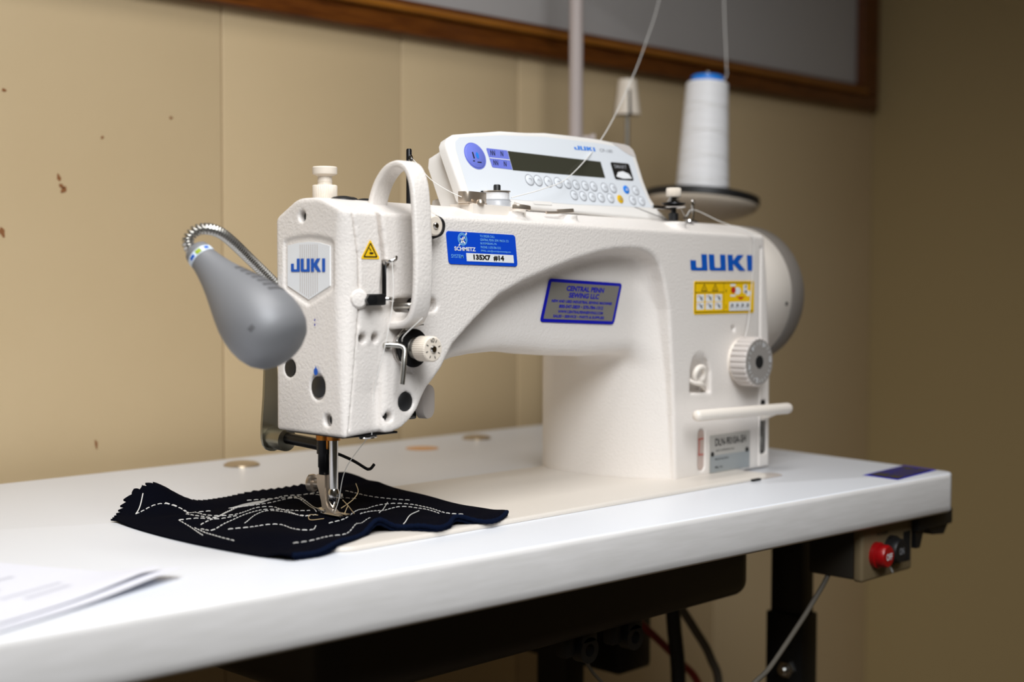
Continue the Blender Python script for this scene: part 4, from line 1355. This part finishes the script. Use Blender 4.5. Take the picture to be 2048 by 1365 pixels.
obj('crossing_strand', tilt(xg), 'thread', sp_)

# ------------------------------------------------------------------ loose threads


def strand(name, pts, r, label, m_='thread', sub=8):
    return tag(obj(name, tube(pts, r, 6, sub), m_, loc=pts[0]), label, 'thread', 'threads of the machine')


strand('thread', [(738, 191, 618), (729, 190, 520), (721, 180, 430), (719.5, 178, 411), (716, 180, 404)], .55, 'thread rising from the top of the white cone')
strand('thread', [(690, 240, 618), (637, 210, 501), (528.2, 144.4, 419.3), (420, 79, 356), (318.5, 21.7, 300.8), (230.2, -19.5, 260.6), (190, -27, 248), (153, -28, 239.5)], .42, 'thread running down in front of the control panel')
strand('thread', [(67.8, -7.4, 266), (72, -8, 263), (79.7, -14, 251.7), (88, -20, 244.6), (99, -26, 238.7), (106, -32, 236)], .3, 'thin thread from the guide pin to the bobbin winder')
strand('thread', [(67.8, -7.4, 255), (59.4, -20, 239.8), (57.2, -45, 227), (53, -54, 222.6), (51, -57, 218)], .3, 'thin thread from the guide pin to the small knob')
strand('thread', [(354, -38, 238), (372, -30, 232), (388, -26, 238.4), (414.4, -36, 228.4), (442.7, -49.6, 217.6), (447, -49.8, 203.2), (445.6, -49.8, 175.8), (437.5, -52, 139.5), (424, -58, 124)], .32, 'thread draped down the column past the yellow sticker')
strand('thread', [(2, -36, 66), (0, -14, 42), (0, -6, 19), (0, -1.4, 9), (0, -.9, 6)], .28, 'thread entering the needle')
strand('thread', [(19, -74, 150), (13, -62, 138), (15, -57, 133)], .4, 'thread leaving the bottom of the take-up guard')
strand('thread', [(8, -55, 189), (7, -57, 163), (3, -53, 130), (1, -44, 100), (2, -40, 68)], .26, 'thread lying along the front of the head')

# ------------------------------------------------------------------ cloth under the needle


def hfab(x, y):
    z = 4.2
    z += 20 * math.exp(-((x + 60) ** 2 + (y - 150) ** 2) / (2 * 18 ** 2))
    z += 3.4 * math.exp(-((y + 80) / 15) ** 2)
    z += 11 * math.exp(-((x - 120) ** 2 + (y - 136) ** 2) / (2 * 42 ** 2))
    z += 2.2 * math.exp(-(x * x + y * y) / (2 * 28 ** 2))
    f = math.exp(-((y + 74) / 30) ** 2)
    z += f * (9.0 * math.exp(-((x + 13) / 11) ** 2) + 4.6 * math.exp(-((x - 46) / 11) ** 2) + 1.0 * math.exp(-((x + 60) / 10) ** 2))
    z += 1.1 * math.exp(-((y + 10) / 60) ** 2) * math.sin(x * .075 + .6) + .8 * math.sin(x * .05 + y * .06)
    z = max(z, 4.0)
    t = min(max((x + 90) / 24, 0), 1)
    u = min(max((104 - y) / 14, 0), 1)
    return z - 2.6 * (1 - t * t * (3 - 2 * t) * u)


FE = [(-103, -85), (-77, -86.5), (-46, -75), (-28, -67), (-12, -64), (3, -67), (12, -78), (19, -88), (32, -86), (44, -80), (56, -82.5), (69, -90), (84, -86), (99, -77.5)]
BE = [(-107, 115), (-92, 132), (-77, 146), (-66, 143.5), (-56, 146), (-41, 145), (-24, 138), (8, 148), (38, 156), (58, 143), (77, 131), (96, 126), (118, 133)]


def resample(pts, n):
    P = smooth_path([(a, b, 0) for a, b in pts], 12)
    L = [0]
    for a, b in zip(P, P[1:]):
        L.append(L[-1] + (b - a).length)
    out = []
    for k in range(n + 1):
        s = L[-1] * k / n
        i = min(max(int(np.searchsorted(L, s)) - 1, 0), len(P) - 2)
        out.append(P[i].lerp(P[i + 1], (s - L[i]) / max(L[i + 1] - L[i], 1e-6)))
    return out


NU, NV = 240, 90
fe, be = resample(FE, NU), resample(BE, NU)
cl = thing('fabric_swatch', (0, 30, 0), 'black navy cloth swatch covered in white practice stitches under the needle', 'fabric')
g = G()
GX = {}
for j in range(NV + 1):
    v = j / NV
    for i in range(NU + 1):
        u = i / NU
        p = fe[i] * (1 - v) + be[i] * v
        bow = 4 * v * (1 - v)
        p = p + Vector((-9 * bow * (1 - u) ** 3 + 7 * bow * u ** 3, 0, 0))
        if j == NV:
            ph = (i % 6) / 6
            tooth = (1 - abs(ph * 2 - 1)) * 4.8
            nx_ = be[min(i + 1, NU)] - be[max(i - 1, 0)]
            nv = Vector((-nx_.y, nx_.x, 0)).normalized()
            p = p + nv * tooth
        GX[(i, j)] = p
        g.v.append((p.x, p.y, hfab(p.x, p.y)))
W = NU + 1
nt_ = len(g.v)
for j in range(NV + 1):
    for i in range(NU + 1):
        p = GX[(i, j)]
        zt_ = hfab(p.x, p.y)
        fl = BEDZ + .1 if (p.x > -66 and p.y < 94) else .1
        g.v.append((p.x, p.y, min(max(zt_ - 1.3, fl), zt_ - .25)))
for j in range(NV):
    for i in range(NU):
        q = j * W + i
        g.f.append((q, q + 1, q + W + 1, q + W))
        g.f.append((nt_ + q, nt_ + q + W, nt_ + q + W + 1, nt_ + q + 1))
for i in range(NU):
    for q in (i, NV * W + i):
        g.f.append((q, q + 1, nt_ + q + 1, nt_ + q))
for j in range(NV):
    for q in (j * W, j * W + NU):
        g.f.append((q, q + W, nt_ + q + W, nt_ + q))
obj('cloth', g, 'fabric', cl, angle=55)
hp = [(p.x, p.y - .3, hfab(p.x, p.y) - .9) for p in fe[2::3]]
obj('cut_edge', tube(hp, 1.15, 8, 2, lambda t: 1.55 + .18 * math.sin(t * 300)), 'hem', cl, label='fuzzy navy cut edge')
hp2 = [(p.x + 1, p.y + 1.4, max(hfab(p.x, p.y) - 3.9, (BEDZ if p.x > -66 else 0) + 1.5)) for p in fe[4::3]]
obj('lower_cut_edge', tube(hp2, 1.3, 8, 2, lambda t: 1.4 + .16 * math.sin(t * 260)), 'hem', cl)
obj('lower_layer', ribbon([(a, b + 5.5, c) for a, b, c in hp2], (0, 1, 0), 10, 1.3, 2, .5), 'fabric', cl)

STITCH = [[(-70.7, 139.1), (-79.4, 129.2), (-87.9, 120.8)],
 [(-87.9, 120.8), (-71.5, 124.7), (-58.6, 122.4), (-52.0, 112.8), (-54.5, 95.0), (-43.8, 89.3)],
 [(-60.8, 124.6), (-52.9, 117.0), (-56.0, 95.5), (-59.6, 73.6), (-52.9, 62.3), (-38.8, 61.7), (-11.9, 78.6), (0.3, 71.5), (-10.1, 39.5), (-14.5, 18.6), (-7.1, 11.0)],
 [(-67.2, 86.5), (-65.4, 73.0), (-57.6, 60.7), (-22.0, 88.5), (-3.8, 90.0), (11.9, 90.1), (29.2, 92.0), (32.2, 74.6), (10.5, 31.1)],
 [(-77.4, 52.1), (-57.6, 60.7), (-23.1, 89.6), (0.5, 101.4), (20.3, 107.1), (39.3, 110.9), (50.1, 103.4), (58.8, 93.0)],
 [(-79.4, 77.0), (-84.3, 54.7), (-95.5, 22.0)],
 [(-79.4, 77.0), (-70.4, 68.1), (-61.5, 54.8), (-45.0, 55.3)],
 [(-83.7, 42.4), (-80.8, 31.4), (-58.8, 43.2), (-34.4, 57.4), (-12.0, 67.8), (-5.3, 56.1), (-4.3, 37.0), (-0.3, 27.2)],
 [(-84.2, 49.5), (-92.5, 8.9), (-93.5, -13.3)],
 [(-76.4, 20.1), (-67.2, 10.9), (-50.5, 14.5), (-41.2, 7.6), (-46.5, -18.6), (-38.6, -24.8), (-24.8, -11.7)],
 [(-55.4, 30.3), (-32.7, 49.4), (-14.4, 59.4), (-12.3, 44.2), (-14.3, 23.8), (-11.3, 13.0)],
 [(9.1, 119.1), (20.7, 113.2), (31.7, 106.2), (39.2, 97.1), (27.6, 63.3), (2.9, 18.9)],
 [(32.7, 96.6), (33.1, 83.6), (20.8, 54.6), (-1.0, 18.9)],
 [(-15.8, -14.5), (3.0, -12.3), (48.5, 18.8), (72.8, 22.9), (82.3, 9.3), (79.1, -13.2), (71.7, -39.6), (76.8, -56.5)],
 [(15.6, -11.0), (42.2, -0.7), (69.3, 6.7), (73.8, -12.0), (67.3, -39.9)],
 [(-75.5, -52.5), (-64.9, -60.9), (-46.1, -54.9), (-31.6, -54.8), (4.5, -29.1), (15.5, -23.0)],
 [(32.8, -11.8), (76.2, 29.2)],
 [(19.4, -53.6), (49.0, -28.1), (66.4, -17.9)],
 [(76.0, 80.0), (78.0, 54.0), (85.6, 32.7), (91.9, 20.1)],
 [(49.5, 91.7), (56.1, 73.6), (62.5, 60.9), (66.9, 53.4)]]
SOLID = {0, 16, 17}
THIN = {18, 19, 15}
for k, pts in enumerate(STITCH):
    P = smooth_path([(a, b, 0) for a, b in pts], 16)
    L = [0]
    for a, b in zip(P, P[1:]):
        L.append(L[-1] + (b - a).length)

    def pt(s):
        i = min(max(int(np.searchsorted(L, s)) - 1, 0), len(P) - 2)
        q = P[i].lerp(P[i + 1], (s - L[i]) / max(L[i + 1] - L[i], 1e-6))
        return q
    sg = G()
    s = 0.0
    dash, gap = (3.4, 1.9) if k not in SOLID else (3.0, -.2)
    rr = .38 if k not in THIN else .28
    while s < L[-1] - 1:
        e = min(s + dash, L[-1])
        pp = []
        for q in range(4):
            c = pt(s + (e - s) * q / 3)
            pp.append((c.x, c.y, hfab(c.x, c.y) + (.12 if q in (0, 3) else .3)))
        sg.add(tube(pp, rr, 5, 0))
        s = e + gap
    obj('stitch_line', sg, 'thread', cl)
zz_ = []
A_, B_ = Vector((-20, 101, 0)), Vector((22, 108, 0))
for k in range(56):
    t = k / 55
    c = A_.lerp(B_, t)
    off = (7.5 * math.sin(PI * min(max(t * 1.05, .05), .97)) + .6) * (1 if k % 2 else -1)
    c = c + Vector((-.2 * off, off * .6, 0))
    zz_.append((c.x, c.y, hfab(c.x, c.y) + .3))
obj('zigzag_patch', tube(zz_, .42, 5, 0), 'thread', cl, label='dense white zigzag stitching')
obj('thread_end', tube([(15.6, -6, 28.8), (17.7, -6, 22.7), (13.9, -6, 18), (8, -6, 14.8), (2, -6, 12.4)], .3, 6), 'goldthread', cl)
obj('thread_end', tube([(1.8, -8, 18.6), (6.6, -8, 14), (10.6, -8, 9.4), (12.4, -8, hfab(12.4, -8))], .3, 6), 'goldthread', cl)
obj('thread_end', tube([(6.8, -8, 14.2), (4, -8, 9.4), (2.6, -9, hfab(2.6, -9))], .3, 6), 'goldthread', cl)
obj('thread_end', tube([(-8, 8, hfab(-8, 8) + .6), (-14, 10, hfab(-14, 10) + 2), (-18, 4, hfab(-18, 4) + .4), (-12, -4, hfab(-12, -4) + 1)], .28, 6), 'goldthread', cl)

# ------------------------------------------------------------------ papers at the left front


def sheet(name, corner, a, b, wa, wb, zf, label):
    """paper with its near right corner at `corner`; a, b unit edge directions"""
    n = 26
    gg = G()
    a, b = Vector(a).normalized(), Vector(b).normalized()
    c = Vector(corner)
    for i in range(n + 1):
        for j in range(n + 1):
            p = c + a * wa * i / n + b * wb * j / n
            gg.v.append((p.x, p.y, zf(wa * i / n, wb * j / n)))
    q0 = len(gg.v)
    gg.v += [(x, y, z - .12) for x, y, z in gg.v]
    for i in range(n):
        for j in range(n):
            q = i * (n + 1) + j
            gg.f.append((q, q + 1, q + n + 2, q + n + 1))
            gg.f.append((q0 + q, q0 + q + n + 1, q0 + q + n + 2, q0 + q + 1))
    for i in range(n):
        for q, q2 in ((i, i + 1), (n * (n + 1) + i, n * (n + 1) + i + 1), (i * (n + 1), (i + 1) * (n + 1)), (i * (n + 1) + n, (i + 1) * (n + 1) + n)):
            gg.f.append((q, q2, q0 + q2, q0 + q))
    o = thing(name, (corner[0], corner[1], 0), label, 'paper', 'papers at the left of the table')
    s_ = obj('page', gg, 'paper', o)
    return o, s_, c, a, b


# directions along the two visible edges
ea = Vector((-62, 128, 0))
eb = Vector((-142, -48, 0))
z1 = lambda s, t: .25 + 5.6 * math.exp(-(s / 26) ** 2 - (t / 60) ** 2) + 1.0 * math.exp(-(s / 14) ** 2)
z2 = lambda s, t: .6 + 6.0 * math.exp(-(s / 30) ** 2 - (t / 55) ** 2) + 1.3 * math.exp(-(s / 14) ** 2)
sheet('paper_sheet', (-176, -80, 0), ea, eb, 210, 290, z1, 'lower white paper sheet at the left front of table')
po_, pg_, c_, a_, b_ = sheet('paper_sheet', (-186, -73, 0), ea + Vector((8, 0, 0)), eb, 200, 280, z2, 'upper white paper sheet with faint grey print and curled corner')
a_, b_ = a_.normalized(), b_.normalized()
for (s0, t0, w_, h_) in ((30, 40, 5, 34), (42, 34, 4, 46), (62, 60, 5, 60), (40, 110, 5, 30), (60, 150, 6, 20), (80, 30, 4, 70)):
    gg = G()
    for i in range(5):
        for j in range(9):
            s, t = s0 + w_ * i / 4, t0 + h_ * j / 8
            p = c_ + a_ * s + b_ * t
            gg.v.append((p.x, p.y, z2(s, t) + .12))
    for i in range(4):
        for j in range(8):
            q = i * 9 + j
            gg.f.append((q, q + 1, q + 10, q + 9))
    obj('print_block', gg, 'paperprint', po_)
